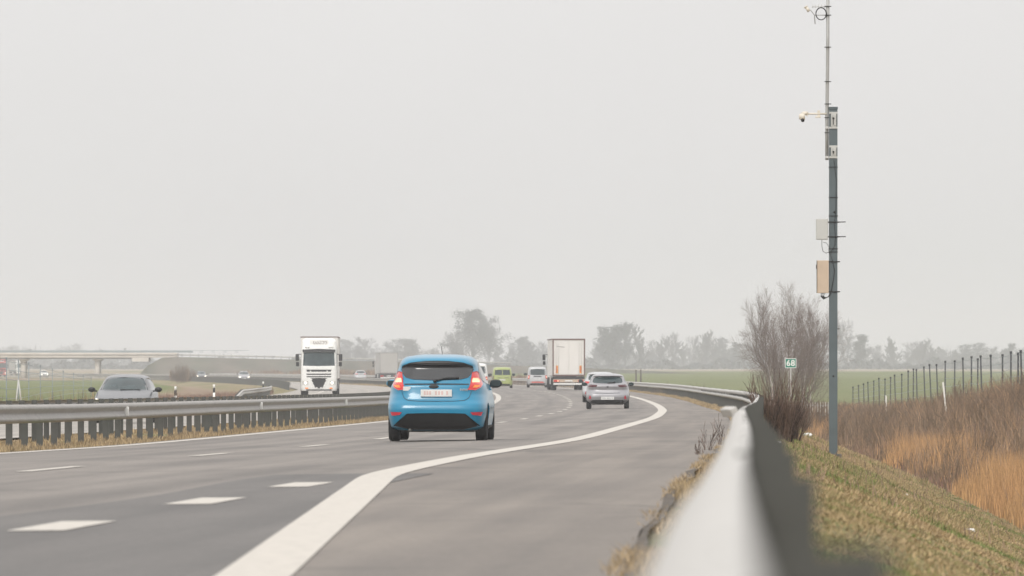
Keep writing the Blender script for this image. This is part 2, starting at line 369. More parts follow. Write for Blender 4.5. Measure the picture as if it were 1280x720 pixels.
def ribbon(name, pts, width, zoff, parent, m=None):
    """painted marking: pts = list of lists of (X, Y) centre points"""
    V = []; F = []
    for run in pts:
        b = len(V)
        for i, (x, y) in enumerate(run):
            for sg in (-1, 1):
                X = x + sg * width / 2; V.append((X, y, zoff(X, y)))
            if i: a = b + 2 * i; F.append((a - 2, a - 1, a + 1, a))
    o = link_mesh(name, np_mesh(name, V, F, m or M['paintline']), parent); return o
zo2 = lambda X, Y: own_z(X, Y) + .006
zp2 = lambda X, Y: opp_z(Y) + .006
NEAR = [(-20, -1.1), (20, -1.09), (33, -1.08), (50, -1.11), (62, -1.14), (70, -1.17), (75, -1.06)]
nearf = table(NEAR + [(85, -.75), (95, -.42), (111, .2)], 2.0)
edge_x = lambda Y: float(nearf(Y)) if Y < 90 else float(Rc(Y)) * min(1, (Y - 90) / 15) + float(nearf(min(Y, 110))) * max(0, 1 - (Y - 90) / 15)
Ys = [float(y) for y in np.concatenate([np.arange(-20, 130, 1), ST[ST >= 130]]) if y < 2500]
ribbon('edge_line', [[(edge_x(y), y) for y in Ys]], .32, zo2, sh)
ribbon('edge_line', [[(float(Rc(y)) - 7.75, y) for y in ST if y < 2500]], .3, zo2, road)
ribbon('lane_line', [[(float(Rc(y)) - 3.85, y) for y in np.linspace(s, s + 6, 4)] for s in np.arange(-9, 1500, 21.8) + 1.2], .18, zo2, road)
ribbon('merge_line', [[(float(Rc(y)) + .0, y) for y in (s, s + 1.5, s + 3)] for s in (7.4, 16.4, 25.4, 34.6, 43.5, 53, 62)], .32, zo2, road)
ribbon('edge_line', [[(float(Rc(y)) - 13.1, y) for y in ST if y < 2500]], .2, zp2, opp)
ribbon('edge_line', [[(float(Rc(y)) - 20.7, y) for y in ST if y < 2500]], .25, zp2, opp)
ribbon('lane_line', [[(float(Rc(y)) - 16.9, y) for y in (s, s + 3, s + 6)] for s in np.arange(0, 1500, 18)], .15, zp2, opp)
# scattered stones on the shoulder edge

# ------------------------------------------------------------------ guardrails
WPROF = [(0, 0), (.03, -.006), (.082, -.04), (.085, -.085), (.012, -.135), (.012, -.175), (.085, -.225), (.082, -.268), (.03, -.300), (0, -.31)]
def guardrail(label, xf, ztop, gzf, Ys, posts, side, pw=.10, poff=None, reflect=0, bm_=None, deep=1.0, group='motorway guardrails', wob=0):
    """side = +1: beam bulges towards +x"""
    y0 = Ys[0]; root = empty('guardrail', (float(xf(y0)), y0, gzf(y0)), 0, label, 'guardrail', group)
    org = Vector(root.location)
    P2 = [(a * deep, b) for a, b in WPROF] + [(a * deep - .007, b) for a, b in reversed(WPROF)]
    V = []; n = len(P2)
    for Y in Ys:
        dx = (float(xf(Y + 1)) - float(xf(Y - 1))) / 2; l = math.hypot(1, dx); nx, ny = 1 / l * side, -dx / l * side
        wb = wob * (math.sin(Y * .33) + .6 * math.sin(Y * .83 + 1))
        zt = ztop(Y) + wb
        for a, b in P2: V.append((float(xf(Y)) + nx * (a - .04) - org.x, Y + ny * (a - .04) - org.y, zt + b - org.z))
    F = [(i * n + k, i * n + (k + 1) % n, (i + 1) * n + (k + 1) % n, (i + 1) * n + k) for i in range(len(Ys) - 1) for k in range(n)]
    link_mesh('beam', np_mesh('beam', V, F, bm_ or M['galv'], False), root)
    # sigma shaped post, shared by every post of this rail
    b = MB(); h = 1.0
    b.box(-pw / 2 - .0, pw / 2, -.003, .003, -h, 0); b.box(-pw / 2, -pw / 2 + .006, .003, .05, -h, 0); b.box(pw / 2 - .006, pw / 2, .003, .05, -h, 0)
    b.box(-pw / 2 - .03 if side < 0 else pw / 2, -pw / 2 if side < 0 else pw / 2 + .03, -.05, .05, -.27, -.09)
    proto = None; rest = MB()
    for k, Y in enumerate(posts):
        p = Vector((float(xf(Y)) - side * (poff or (.04 + pw / 2 + .03)), Y, ztop(Y) + (.0 if poff else .012))) - org
        if k < 100:
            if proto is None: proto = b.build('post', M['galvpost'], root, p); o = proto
            else: o = proto.copy(); COL.objects.link(o); o.parent = root; o.location = p
        else: rest.add([(v[0] + p.x, v[1] + p.y, v[2] + p.z) for v in b.v[:24]], b.f[:18])
    if rest.v: tag(rest.build('far_posts', M['galvpost'], root), kind='stuff')
    if reflect:
        proto = None
        for Y in posts[::reflect][:40]:
            p = Vector((float(xf(Y)) + side * .0, Y, ztop(Y) - .155)) - org
            if proto is None:
                rb = MB(); rb.box(-.012, .06, -.03, .03, -.085, .085, .004); proto = rb.build('reflector', M['signwhite'], root, p + Vector((side * .03, 0, 0))); continue
            o = proto.copy(); COL.objects.link(o); o.parent = root; o.location = p + Vector((side * .03, 0, 0))
    return root
YR = [float(y) for y in np.concatenate([np.arange(-16, 0, 4), np.arange(0, 12, .5), np.arange(12, 60, 2), np.arange(60, 500, 4), np.arange(500, 1600, 10)])]
gr = guardrail('pale steel guardrail beside the hard shoulder, blurred where it fills the bottom', railx, lambda Y: CZ - float(RAILD(Y)), lambda Y: gz(float(railx(Y)), Y), YR,
          list(np.arange(-11.7, 1500, 4.0)), -1, .09, .074, wob=.004, deep=.8)
# bent joint plate sticking out of the near rail
b = MB(); bx = float(railx(56)); bz = CZ - float(RAILD(56))
b.box(-.055, .0, -.10, .10, -.05, .012, .008, Matrix.Rotation(R_(20), 4, 'Z') @ Matrix.Rotation(R_(-25), 4, 'Y'))
o = b.build('bent_joint_plate', M['galv'], gr); o.location = Vector((bx - .05, 56, bz)) - gr.location
zs = lambda base, h: (lambda Y: CZ - float(Hc(Y)) - base + h)
MY = [float(y) for y in np.concatenate([np.arange(60, 700, 5), np.arange(700, 2200, 10)])]
mrx = lambda Y: float(Rc(Y)) - 9.0
guardrail('grey median guardrail nearest our carriageway with closely set posts in dry grass', mrx, zs(.14, .73), lambda Y: gz(mrx(Y), Y), MY, list(np.arange(112, 1500, 2.67)), 1, .11, reflect=15, bm_=M['galvdull'])
mrx2 = lambda Y: float(Rc(Y)) - 11.6
guardrail('second median guardrail standing behind the first, on the opposite carriageway side', mrx2, zs(.14, .76), lambda Y: gz(mrx2(Y), Y), MY, list(np.arange(131, 1500, 2.67)), -1, .11, bm_=M['galvdull'])
def orx(Y): return float(Rc(Y)) - 24.0 - 1.2 * max(0, (Y - 560) / 60) ** 2 * (Y > 560) * .35
zo_ = lambda Y: CZ - 1.38 - .35 * max(0, (510 - Y) / 12) * (Y < 510)
guardrail('short guardrail starting beside a black and white marker post across the opposite carriageway', orx, zo_, lambda Y: gz(orx(Y), Y), [float(y) for y in list(range(496, 512, 4)) + list(range(512, 641, 5))],
          list(np.arange(500, 640, 2.0)), 1, .12)
orx2 = lambda Y: float(Rc(Y)) - 23.9
guardrail('distant guardrail beyond the pale bend of the opposite carriageway', orx2, zs(.3, .75), lambda Y: gz(orx2(Y), Y), [float(y) for y in range(760, 1600, 10)], list(np.arange(760, 1500, 3.0)), 1, .12, bm_=M['galvdull'])

# ------------------------------------------------------------------ overpass and its embankments
BY = 1700
br = empty('road_bridge', (-96, BY, CZ - 2.1), 0, 'long pale concrete road bridge crossing the motorway in the haze at the left', 'bridge')
def bl(mb, name, m): return mb.build(name, m, br)
O = Vector(br.location)
z = lambda py: CZ + (460 - py) * BY / 1e4 - O.z
b = MB(); b.box(-130, 25, -5, 5, z(447.2), z(441.2), .1); b.box(-130, 25, -5.35, -5.0, z(443.2), z(440.9)); b.box(-130, 25, 5.0, 5.35, z(443.2), z(440.9)); bl(b, 'deck', M['concrete'])
b = MB(); b.box(-130, 17, -3.6, 3.6, z(448.6), z(447.25)); bl(b, 'girder', M['concdark'])
for yy in (-5.17, 5.17):
    b = MB(); b.box(-130, 40, yy - .04, yy + .04, z(438.2), z(437.9)); b.box(-130, 28, yy - .02, yy + .02, z(440.6), z(438.6))
    for k in np.arange(-130, 40, 2.5): b.box(k - .05, k + .05, yy - .05, yy + .05, z(440.95), z(438.2))
    bl(b, 'parapet', M['railblue'])
pp = None
for px in (122.5, 30, -70):
    X = (px - 640) * BY / 1e4 - O.x
    if pp is None:
        b = MB(); r = .55
        for yy in (-2.6, 2.6):
            b.tube([(0, yy, -.5), (0, yy, z(451.5))], r, 14)
            b.tube([(0, yy, z(451.5)), (0, yy, z(450))], r, 14, 1.05, True)
        b.box(-1.0, 1.0, -3.8, 3.8, z(450), z(448.7), .08); pp = b.build('pier', M['concrete'], br); pp.location = (X, 0, 0)
    else: o = pp.copy(); COL.objects.link(o); o.parent = br; o.location = (X, 0, 0)
b = MB(); b.box(15.5, 19, -5, 5, z(452), z(447.3)); bl(b, 'abutment', M['concrete'])

def embankment(name, stations, halft, slope, mm):
    V = []; F = []
    for x, zt, zb in stations:
        hb = halft + max(0, zt - zb) * slope
        for y, zz in ((-hb, zb - .3), (-halft, zt), (halft, zt), (hb, zb - .3)): V.append((x, BY + y, zz))
    for i in range(len(stations) - 1):
        for k in range(3): a = i * 4 + k; F.append((a, a + 1, a + 5, a + 4))
    # subdivide for uneven ground
    o = link_mesh(name, np_mesh(name, V, F, mm, False)); return tag(o, kind='structure')
M['bank'] = mat('bank_dry_grass', (.12, .10, .08), .95, var=.25, scale=.25, col2=(.085, .085, .06), c2scale=.12)
W = lambda px: (px - 640) * BY / 1e4
Zw = lambda py: CZ + (460 - py) * BY / 1e4
base = CZ - 2.15
embankment('embankment', [(W(172), base + .05, base), (W(186), Zw(457), base), (W(203), Zw(447.6), base), (W(222), Zw(446.2), base), (W(345), Zw(449), base), (W(440), Zw(451), base), (W(560), Zw(454), base), (W(700), Zw(459), base), (W(800), Zw(463), base), (W(900), Zw(468), base), (W(960), base, base)], 5.5, 2.0, M['bank'])
embankment('embankment', [(W(-120), base, base), (W(-150), Zw(447.6), base), (W(-400), Zw(449), base), (W(-900), Zw(465), base)], 5.5, 2.0, M['bank'])
# guardrail on the embankment crest
er_ = empty('embankment_guardrail', (W(205), BY - 4.6, Zw(447)), 0, 'thin pale guardrail with small posts along the embankment top right of the bridge', 'guardrail')
O2 = Vector(er_.location); b = MB()
xs = [W(p) for p in (203, 222, 345, 440, 560, 640)]; zt = [Zw(p) for p in (443.2, 443.5, 446, 448.2, 451.5, 453.8)]
for i in range(5):
    b.tube([(xs[i] - O2.x, 0, zt[i] - O2.z), (xs[i + 1] - O2.x, 0, zt[i + 1] - O2.z)], .16, 6)
b.build('beam', M['galv'], er_)
p0 = None
for X in np.arange(W(208), W(640), 1.75 * 1.0):
    zz = float(np.interp(X, xs, zt))
    if p0 is None: q = MB(); q.box(-.06, .06, -.06, .06, -.9, .3); p0 = q.build('post', M['railblue'], er_); o = p0
    else: o = p0.copy(); COL.objects.link(o); o.parent = er_
    o.location = (X - O2.x, .1, zz - O2.z)

# ------------------------------------------------------------------ vehicles
class Shell:
    """car body as stacked plan slices: rows of (z, rear y, front y, half width, corner exponent)"""
    def __init__(s, rows, L, smooth=.012):
        s.L = L; a = np.array(rows, dtype=float); s.zs = np.linspace(a[0, 0], a[-1, 0], 120)
        c = [np.interp(s.zs, a[:, 0], a[:, k]) for k in range(1, 5)]
        dz = s.zs[1] - s.zs[0]; n = max(1, int(3 * smooth / dz)); k = np.exp(-.5 * (np.arange(-n, n + 1) * dz / smooth) ** 2); k /= k.sum()
        s.c = [np.convolve(np.pad(q, n, 'edge'), k, 'valid') for q in c]
    def at(s, z): return [float(np.interp(z, s.zs, q)) for q in s.c]
    def rear(s, x, z):
        r, f, w, n = s.at(z); t = min(.9999, abs(x) / w); return (r + f) / 2 - (f - r) / 2 * (1 - t ** n) ** (1 / n)
    def front(s, x, z):
        r, f, w, n = s.at(z); t = min(.9999, abs(x) / w); return (r + f) / 2 + (f - r) / 2 * (1 - t ** n) ** (1 / n)
    def side(s, y, z):
        r, f, w, n = s.at(z); t = min(.9999, abs(y - (r + f) / 2) / ((f - r) / 2)); return w * (1 - t ** n) ** (1 / n)
    def mesh(s, nr=88):
        V = []; F = []; th = (np.arange(nr) + .5) / nr * 2 * math.pi
        step = 2
        idx = list(range(0, 120, step)) + [119]
        for i in idx:
            r, f, w, n = [float(q[i]) for q in s.c]
            c, d = np.cos(th), np.sin(th)
            X = w * np.sign(c) * np.abs(c) ** (2 / n); Y = (r + f) / 2 + (f - r) / 2 * np.sign(d) * np.abs(d) ** (2 / n)
            V += [(x, y, s.zs[i]) for x, y in zip(X, Y)]
        for i in range(len(idx) - 1):
            for k in range(nr): F.append((i * nr + k, i * nr + (k + 1) % nr, (i + 1) * nr + (k + 1) % nr, (i + 1) * nr + k))
        return V, F, nr, len(idx)
    def build(s, name, m, parent, arches=(), ar=.34, aw=.32):
        V, F, nr, n = s.mesh(); mb = MB(); mb.add(V, F, True)
        mb.add(V[:nr], [tuple(range(nr))[::-1]]); mb.add(V[-nr:], [tuple(range(nr))], True)
        me = bpy.data.meshes.new(name); me.from_pydata(mb.v, [], mb.f); bm = bmesh.new(); bm.from_mesh(me)
        bmesh.ops.remove_doubles(bm, verts=bm.verts, dist=.0004); bm.to_mesh(me); bm.free()
        me.polygons.foreach_set('use_smooth', [True] * len(me.polygons)); me.materials.append(m)
        o = link_mesh(name, me, parent)
        if arches:
            c = MB()
            for (y, z) in arches:
                for sg in (-1, 1):
                    x0, x1 = (s.maxw - aw, s.maxw + .2) if sg > 0 else (-s.maxw - .2, -s.maxw + aw)
                    k = 28; vs = []
                    for xx in (x0, x1):
                        for q in range(k): t = 2 * math.pi * q / k; vs.append((xx, y + ar * math.cos(t), z + ar * math.sin(t)))
                    c.add(vs, [(q, (q + 1) % k, k + (q + 1) % k, k + q) for q in range(k)] + [tuple(range(k))[::-1], tuple(range(k, 2 * k))])
            co = c.build('cutter', m); md = o.modifiers.new('b', 'BOOLEAN'); md.operation = 'DIFFERENCE'; md.object = co; md.solver = 'EXACT'
            bpy.context.view_layer.update(); dg = bpy.context.evaluated_depsgraph_get()
            nm = bpy.data.meshes.new_from_object(o.evaluated_get(dg)); o.modifiers.clear()
            if len(nm.polygons) > 100: o.data = nm
            nm.name = name; bpy.data.objects.remove(co)
        return o
    @property
    def maxw(s): return float(s.c[2].max())
    def patch(s, name, m, parent, A, B, where='rear', off=.006, n=14, mcols=16, rim=.02):
        """ruled patch between outline curves A and B ((x,z) or (y,z) points), laid on the body and given a rim"""
        def res(C, n):
            C = np.array(C, dtype=float); d = np.r_[0, np.cumsum(np.hypot(*np.diff(C, axis=0).T))]; t = np.linspace(0, d[-1], n); return np.c_[np.interp(t, d, C[:, 0]), np.interp(t, d, C[:, 1])]
        a, b = res(A, n), res(B, n); V = []; back = []
        for j in range(mcols):
            t = j / (mcols - 1)
            for p, q in zip(a, b):
                u, v = p * (1 - t) + q * t
                if where == 'rear': y = s.rear(u, v); V.append((u, y - off, v)); back.append((u, y + rim, v))
                elif where == 'front': y = s.front(u, v); V.append((u, y + off, v)); back.append((u, y - rim, v))
                else:
                    sg = 1 if where == 'right' else -1; x = s.side(u, v); V.append((sg * (x + off), u, v)); back.append((sg * (x - rim), u, v))
        F = [(j * n + i, j * n + i + 1, (j + 1) * n + i + 1, (j + 1) * n + i) for j in range(mcols - 1) for i in range(n - 1)]
        ring = [i for i in range(n)] + [j * n + n - 1 for j in range(1, mcols)] + [(mcols - 1) * n + i for i in range(n - 2, -1, -1)] + [j * n for j in range(mcols - 2, 0, -1)]
        b0 = len(V); V2 = V + [back[i] for i in ring]; k = len(ring)
        F2 = [(ring[i], ring[(i + 1) % k], b0 + (i + 1) % k, b0 + i) for i in range(k)]
        mb = MB(); mb.add(V2, F, True); mb.f += F2; mb.sm += [False] * len(F2)
        return mb.build(name, m, parent)
def mirror(C): return [(-x, z) for x, z in C]
def wheels(root, ys, hw, r, wd, single=False):
    protos = None
    for y in ys:
        for sg in (-1, 1):
            t = MB(); c = (0, 0, 0); h = wd / 2
            t.lathe_x([(-h, r * .62), (-h, r * .9), (-h * .8, r * .985), (-h * .4, r), (h * .4, r), (h * .8, r * .985), (h, r * .9), (h, r * .62), (h * .6, r * .6)], c)
            wo = empty('wheel', (sg * (hw - h), y, r)); wo.parent = root
            t.build('tyre', M['tyre'], wo)
            q = MB(); q.lathe_x([(sg * h * .62, r * .63), (sg * h * .8, r * .6), (sg * h * .55, r * .52), (sg * h * .5, r * .15), (sg * h * .7, r * .12), (sg * h * .72, 0.001)], c, 20)
            for k in range(5):
                a = k * 2 * math.pi / 5
                q.box(sg * h * .5 - .012, sg * h * .5 + .03, -.03, .03, r * .1, r * .58, .005, Matrix.Rotation(a, 4, 'X'))
            q.build('rim', M['rim'], wo)
def mirror_part(root, x, y, z, m, name='door_mirror', s=1):
    b = MB(); bm = bmesh.new(); bmesh.ops.create_uvsphere(bm, u_segments=16, v_segments=10, radius=1)
    sg = 1 if x > 0 else -1
    for v in bm.verts: v.co = Vector((x + v.co.x * .115 * s, y + v.co.y * .07 * s - (.02 if v.co.y < 0 else 0), z + v.co.z * .075 * s * (1.1 if v.co.z < 0 else 1)))
    bm.verts.index_update()
    b.add([v.co[:] for v in bm.verts], [[v.index for v in f.verts] for f in bm.faces], True); bm.free()
    b.tube([(x, y, z - .03), (x - sg * .17 * s, y + .02, z - .05)], .025, 6)
    o = b.build(name, m, root)
    g = MB(); g.box(x - .085 * s, x + .085 * s, y - .095 * s, y - .085 * s, z - .05 * s, z + .055 * s, .002); g.build('mirror_glass', M['glassg'], o)
    return o
def plate(sh, root, x0, x1, z0, z1, where='rear', red=False):
    b = MB(); ym = min(sh.rear(0, z0), sh.rear(0, z1)) - .03 if where == 'rear' else max(sh.front(0, z0), sh.front(0, z1)) + .01
    b.box(x0, x1, ym, ym + .03, z0, z1, .004); o = b.build('number_plate', M['plate'], root)
    c = MB(); w = (x1 - x0); ks = [.1, .185, .27, .46, .56, .66, .82]
    for i, k in enumerate(ks):
        c.box(x0 + w * k, x0 + w * (k + .062), ym - .004, ym - .001, z0 + (z1 - z0) * .25, z1 - (z1 - z0) * .22)
    c.build('plate_characters', M['platered'] if red else M['platech'], o)
    return o

def place(root, X, Y, z, dx):          # heading follows (dx per metre)
    root.location = (X, Y, z); root.rotation_euler = (0, 0, -math.atan(dx))

# --- blue hatchback
def blue_car():
    t = empty('hatchback_car', (0, 0, 0), 0, 'bright blue hatchback with glowing tail lights driving away in the middle of the road', 'car')
    L = 3.95; h = L / 2
    rows = [(.19, -h + .22, h - .25, .74, 5), (.24, -h + .12, h - .12, .82, 7), (.34, -h + .06, h - .05, .835, 7.5), (.46, -h + .01, h - .01, .853, 7.5), (.56, -h + .0, h, .861, 7), (.64, -h + .03, h - .02, .858, 7),
            (.70, -h + .10, h - .06, .852, 6.5), (.80, -h + .13, h - .15, .845, 5), (.90, -h + .155, h - .45, .83, 5), (.955, -h + .165, h - .80, .812, 5), (.985, -h + .20, h - 1.05, .79, 5), (1.04, -h + .225, h - 1.22, .765, 4.5), (1.15, -h + .28, h - 1.42, .73, 4.5),
            (1.27, -h + .34, h - 1.66, .685, 4.2), (1.315, -h + .26, h - 1.75, .665, 4), (1.36, -h + .27, h - 1.85, .645, 3.6), (1.41, -h + .33, h - 1.98, .61, 3.3), (1.45, -h + .46, h - 2.1, .55, 3), (1.475, -h + .75, h - 2.3, .42, 2.6), (1.486, -h + 1.0, h - 2.5, .22, 2.3)]
    s = Shell(rows, L); s.build('body', M['blue'], t, [(-1.2, .31), (1.27, .31)], .345)
    top = [(-.62, 1.235), (-.50, 1.29), (-.25, 1.318), (0, 1.325), (.25, 1.318), (.50, 1.29), (.62, 1.235)]
    bot = [(-.60, 1.17), (-.54, 1.09), (-.40, 1.055), (0, 1.04), (.40, 1.055), (.54, 1.09), (.60, 1.17)]
    g = s.patch('rear_window', M['glass'], t, top, bot, mcols=14, n=25)
    g2 = s.patch('spoiler_underside', M['black'], t, [(-.60, 1.285), (-.45, 1.345), (-.2, 1.372), (0, 1.376), (.2, 1.372), (.45, 1.345), (.60, 1.285)], [(-.615, 1.245), (-.45, 1.288), (-.2, 1.307), (0, 1.312), (.2, 1.307), (.45, 1.288), (.615, 1.245)], mcols=6, n=25, off=.012)
    b = MB(); y = s.rear(.1, 1.08) - .02
    b.tube([(-.02, s.rear(0, 1.035) - .03, 1.035), (.12, s.rear(.12, 1.08) - .03, 1.075), (.38, s.rear(.38, 1.085) - .025, 1.085)], .016, 6); b.tube([(-.03, s.rear(0, 1.03) - .01, 1.03), (-.03, s.rear(0, 1.03) - .05, 1.03)], .028, 10)
    b.build('wiper', M['black'], t)
    for sg in (1, -1):
        A = [(.60, 1.185), (.585, 1.10), (.575, 1.0), (.555, .93), (.53, .885)]; B = [(.675, 1.20), (.735, 1.10), (.775, 1.0), (.755, .93), (.66, .875)]
        if sg < 0: A, B = mirror(A), mirror(B)
        o = s.patch('tail_light', M['tail'], t, A, B, off=.016, n=14, mcols=10)
        A = [(.615, 1.085), (.60, 1.045), (.60, 1.01)]; B = [(.695, 1.085), (.725, 1.045), (.72, 1.01)]
        if sg < 0: A, B = mirror(A), mirror(B)
        s.patch('lit_bulb', M['lamp'], o, A, B, off=.024, n=6, mcols=6, rim=.0)
        A = [(.64, .965), (.63, .94), (.61, .92)]; B = [(.74, .965), (.725, .94), (.68, .92)]
        if sg < 0: A, B = mirror(A), mirror(B)
        s.patch('amber_lens', M['amber'], o, A, B, off=.022, n=6, mcols=6, rim=.0)
        A = [(.585, .50), (.62, .455)]; B = [(.79, .505), (.76, .44)]
        if sg < 0: A, B = mirror(A), mirror(B)
        s.patch('rear_reflector', M['reflr'], t, A, B, off=.014, n=6, mcols=8)
    s.patch('lower_bumper', M['black'], t, [(-.50, .475), (-.3, .482), (0, .485), (.3, .482), (.50, .475)], [(-.74, .27), (-.45, .20), (0, .195), (.45, .20), (.74, .27)], n=21, mcols=12, off=.012)
    s.patch('tailgate_lip_shade', M['dark'], t, [(-.55, .985), (0, .99), (.55, .985)], [(-.55, .965), (0, .968), (.55, .965)], n=13, mcols=3, off=.004)  # shadow of the tailgate lip, coloured in as a dark strip
    s.patch('tailgate_seam', M['black'], t, [(-.60, .86), (-.56, .74), (-.48, .695), (-.3, .683), (0, .68), (.3, .683), (.48, .695), (.56, .74), (.60, .86)], [(-.592, .86), (-.552, .745), (-.475, .704), (-.3, .692), (0, .689), (.3, .692), (.475, .704), (.552, .745), (.592, .86)], n=40, mcols=2, off=.003)
    b = MB(); bm = bmesh.new(); bmesh.ops.create_uvsphere(bm, u_segments=18, v_segments=8, radius=1)
    for v in bm.verts: v.co = Vector((-.045 + v.co.x * .085, s.rear(0, .93) - .006 + v.co.y * .012, .935 + v.co.z * .036))
    bm.verts.index_update(); b.add([v.co[:] for v in bm.verts], [[v.index for v in f.verts] for f in bm.faces], True); bm.free(); b.build('badge', M['dark'], t)
    plate(s, t, -.265, .265, .765, .885, red=True)
    b = MB(); b.box(-.57, -.44, s.rear(-.5, .9) - .012, s.rear(-.5, .9), .865, .935, .004); b.build('sticker', M['plate'], t)
    b = MB()
    for k, (a, c) in enumerate([(.40, .42), (.43, .45), (.46, .475), (.485, .50), (.51, .53)]): b.box(a, c, s.rear(.45, .88) - .010, s.rear(.45, .88) + .01, .865, .90 - .006 * (k % 2), .002)
    b.build('chrome_script', M['rim'], t)
    # antenna and roof seam, side glass, handles, sills
    b = MB(); b.tube([(0, .2, 1.47), (0, -.12, 1.62)], .006, 5); b.build('antenna', M['black'], t)
    for sd in ('right', 'left'):
        s.patch('side_window', M['glass'], t, [(-1.35, 1.10), (-1.28, 1.2), (-.9, 1.34), (.1, 1.38), (.35, 1.30)], [(-1.35, 1.08), (-1.1, 1.02), (-.6, .99), (.2, .975), (.8, .985)], where=sd, n=16, mcols=8)
        s.patch('door_handle', M['blue'], t, [(-.3, .90), (-.1, .90)], [(-.3, .87), (-.1, .87)], where=sd, off=.03, n=6, mcols=3)
        s.patch('sill', M['black'], t, [(-.85, .27), (.9, .27)], [(-.85, .2), (.9, .2)], where=sd, off=.012, n=10, mcols=4)
    b = MB(); b.box(-.62, .62, -1.5, 1.6, .16, .5); b.build('underbody', M['black'], t)
    b = MB(); b.tube([(-.45, -1.75, .2), (-.45, -1.93, .19)], .03, 8); b.build('exhaust', M['galvpost'], t)
    wheels(t, (-1.2, 1.27), .84, .305, .195)
    mirror_part(t, .90, .72, .985, M['black'], s=.95); mirror_part(t, -.90, .72, .985, M['blue'], s=.9)
    return t
# --- generic hatchback seen from behind
def rear_car(name, label, paint, H=1.43, W=1.765, L=4.05, group=None, lights='taildark', lit=False, simple=False):
    t = empty(name, (0, 0, 0), 0, label, 'car', group); h = L / 2; w = W / 2; k = H / 1.43
    rows = [(.19, -h + .25, h - .25, w * .84, 5), (.26, -h + .10, h - .12, w * .93, 5), (.36, -h + .02, h - .03, w * .985, 7), (.48, -h, h, w, 7), (.58, -h + .01, h, w, 6.5), (.64, -h + .06, h - .03, w * .99, 6),
            (.76 * k, -h + .12, h - .12, w * .98, 4.8), (.86 * k, -h + .10, h - .35, w * .96, 4.8), (.93 * k, -h + .09, h - .7, w * .945, 4.6), (.985 * k, -h + .15, h - 1.0, w * .91, 4.4), (1.03 * k, -h + .24, h - 1.15, w * .865, 4.2), (1.15 * k, -h + .37, h - 1.35, w * .80, 4.2),
            (1.28 * k, -h + .50, h - 1.6, w * .74, 4), (1.325 * k, -h + .38, h - 1.7, w * .71, 3.8), (1.365 * k, -h + .42, h - 1.85, w * .67, 3.4), (1.40 * k, -h + .6, h - 2.05, w * .58, 3), (1.42 * k, -h + .9, h - 2.25, w * .45, 2.6), (1.43 * k, -h + 1.2, h - 2.45, w * .25, 2.3)]
    s = Shell(rows, L); s.build('body', paint, t, [(-1.22, .32), (1.3, .32)], .35)
    s.patch('rear_window', M['glassg'], t, [(-.57, 1.23 * k), (-.46, 1.295 * k), (0, 1.32 * k), (.46, 1.295 * k), (.57, 1.23 * k)], [(-.60, 1.10 * k), (-.56, 1.045 * k), (0, 1.03 * k), (.56, 1.045 * k), (.60, 1.10 * k)], n=21, mcols=10)
    b = MB(); b.tube([(0, s.rear(0, 1.05 * k) - .03, 1.05 * k), (.30, s.rear(.3, 1.075 * k) - .03, 1.085 * k)], .022, 6); b.build('wiper', M['black'], t)
    for sg in (1, -1):
        A = [(.41, .965 * k), (.43, .925 * k), (.46, .89 * k)]; B = [(.80, 1.0 * k), (.835, .93 * k), (.79, .875 * k)]
        if sg < 0: A, B = mirror(A), mirror(B)
        o = s.patch('tail_light', M[lights], t, A, B, off=.012, n=10, mcols=10)
        if lit:
            A = [(.62, .97 * k), (.62, .91 * k)]; B = [(.78, .975 * k), (.78, .905 * k)]
            if sg < 0: A, B = mirror(A), mirror(B)
            s.patch('lit_bulb', M['tail'], o, A, B, off=.018, n=5, mcols=5, rim=0)
        A = [(.68, .53), (.66, .41)]; B = [(.73, .54), (.76, .40)]
        if sg < 0: A, B = mirror(A), mirror(B)
        s.patch('rear_reflector', M['reflr'], t, A, B, off=.012, n=5, mcols=5)
    s.patch('lower_bumper', M['dark'], t, [(-.60, .36), (-.3, .365), (.3, .365), (.60, .36)], [(-.74, .25), (-.35, .20), (.35, .20), (.74, .25)], n=15, mcols=8, off=.012)
    s.patch('tailgate_crease', M['dark'], t, [(-.50, .655), (0, .64), (.50, .655)], [(-.50, .640), (0, .625), (.50, .640)], n=13, mcols=2, off=.004)
    s.patch('badge', M['dark'], t, [(-.05, .90), (0, .925), (.05, .90)], [(-.05, .88), (0, .855), (.05, .88)], n=7, mcols=5, off=.012)
    plate(s, t, -.26, .26, .375, .49)
    for sd in ('right', 'left'):
        s.patch('side_window', M['glass'], t, [(-1.3, 1.10 * k), (-1.2, 1.2 * k), (-.8, 1.31 * k), (.1, 1.34 * k), (.3, 1.27 * k)], [(-1.3, 1.08 * k), (-1.1, 1.03 * k), (-.6, 1.01 * k), (.2, .995 * k), (.8, 1.0 * k)], where=sd, n=14, mcols=6)
    b = MB(); b.box(-.62, .62, -1.5, 1.6, .17, .5); b.build('underbody', M['black'], t)
    wheels(t, (-1.22, 1.3), w - .02, .32, .20)
    for sg in (1, -1): mirror_part(t, sg * (w + .07), .75, 1.0 * k, M['black'])
    return t
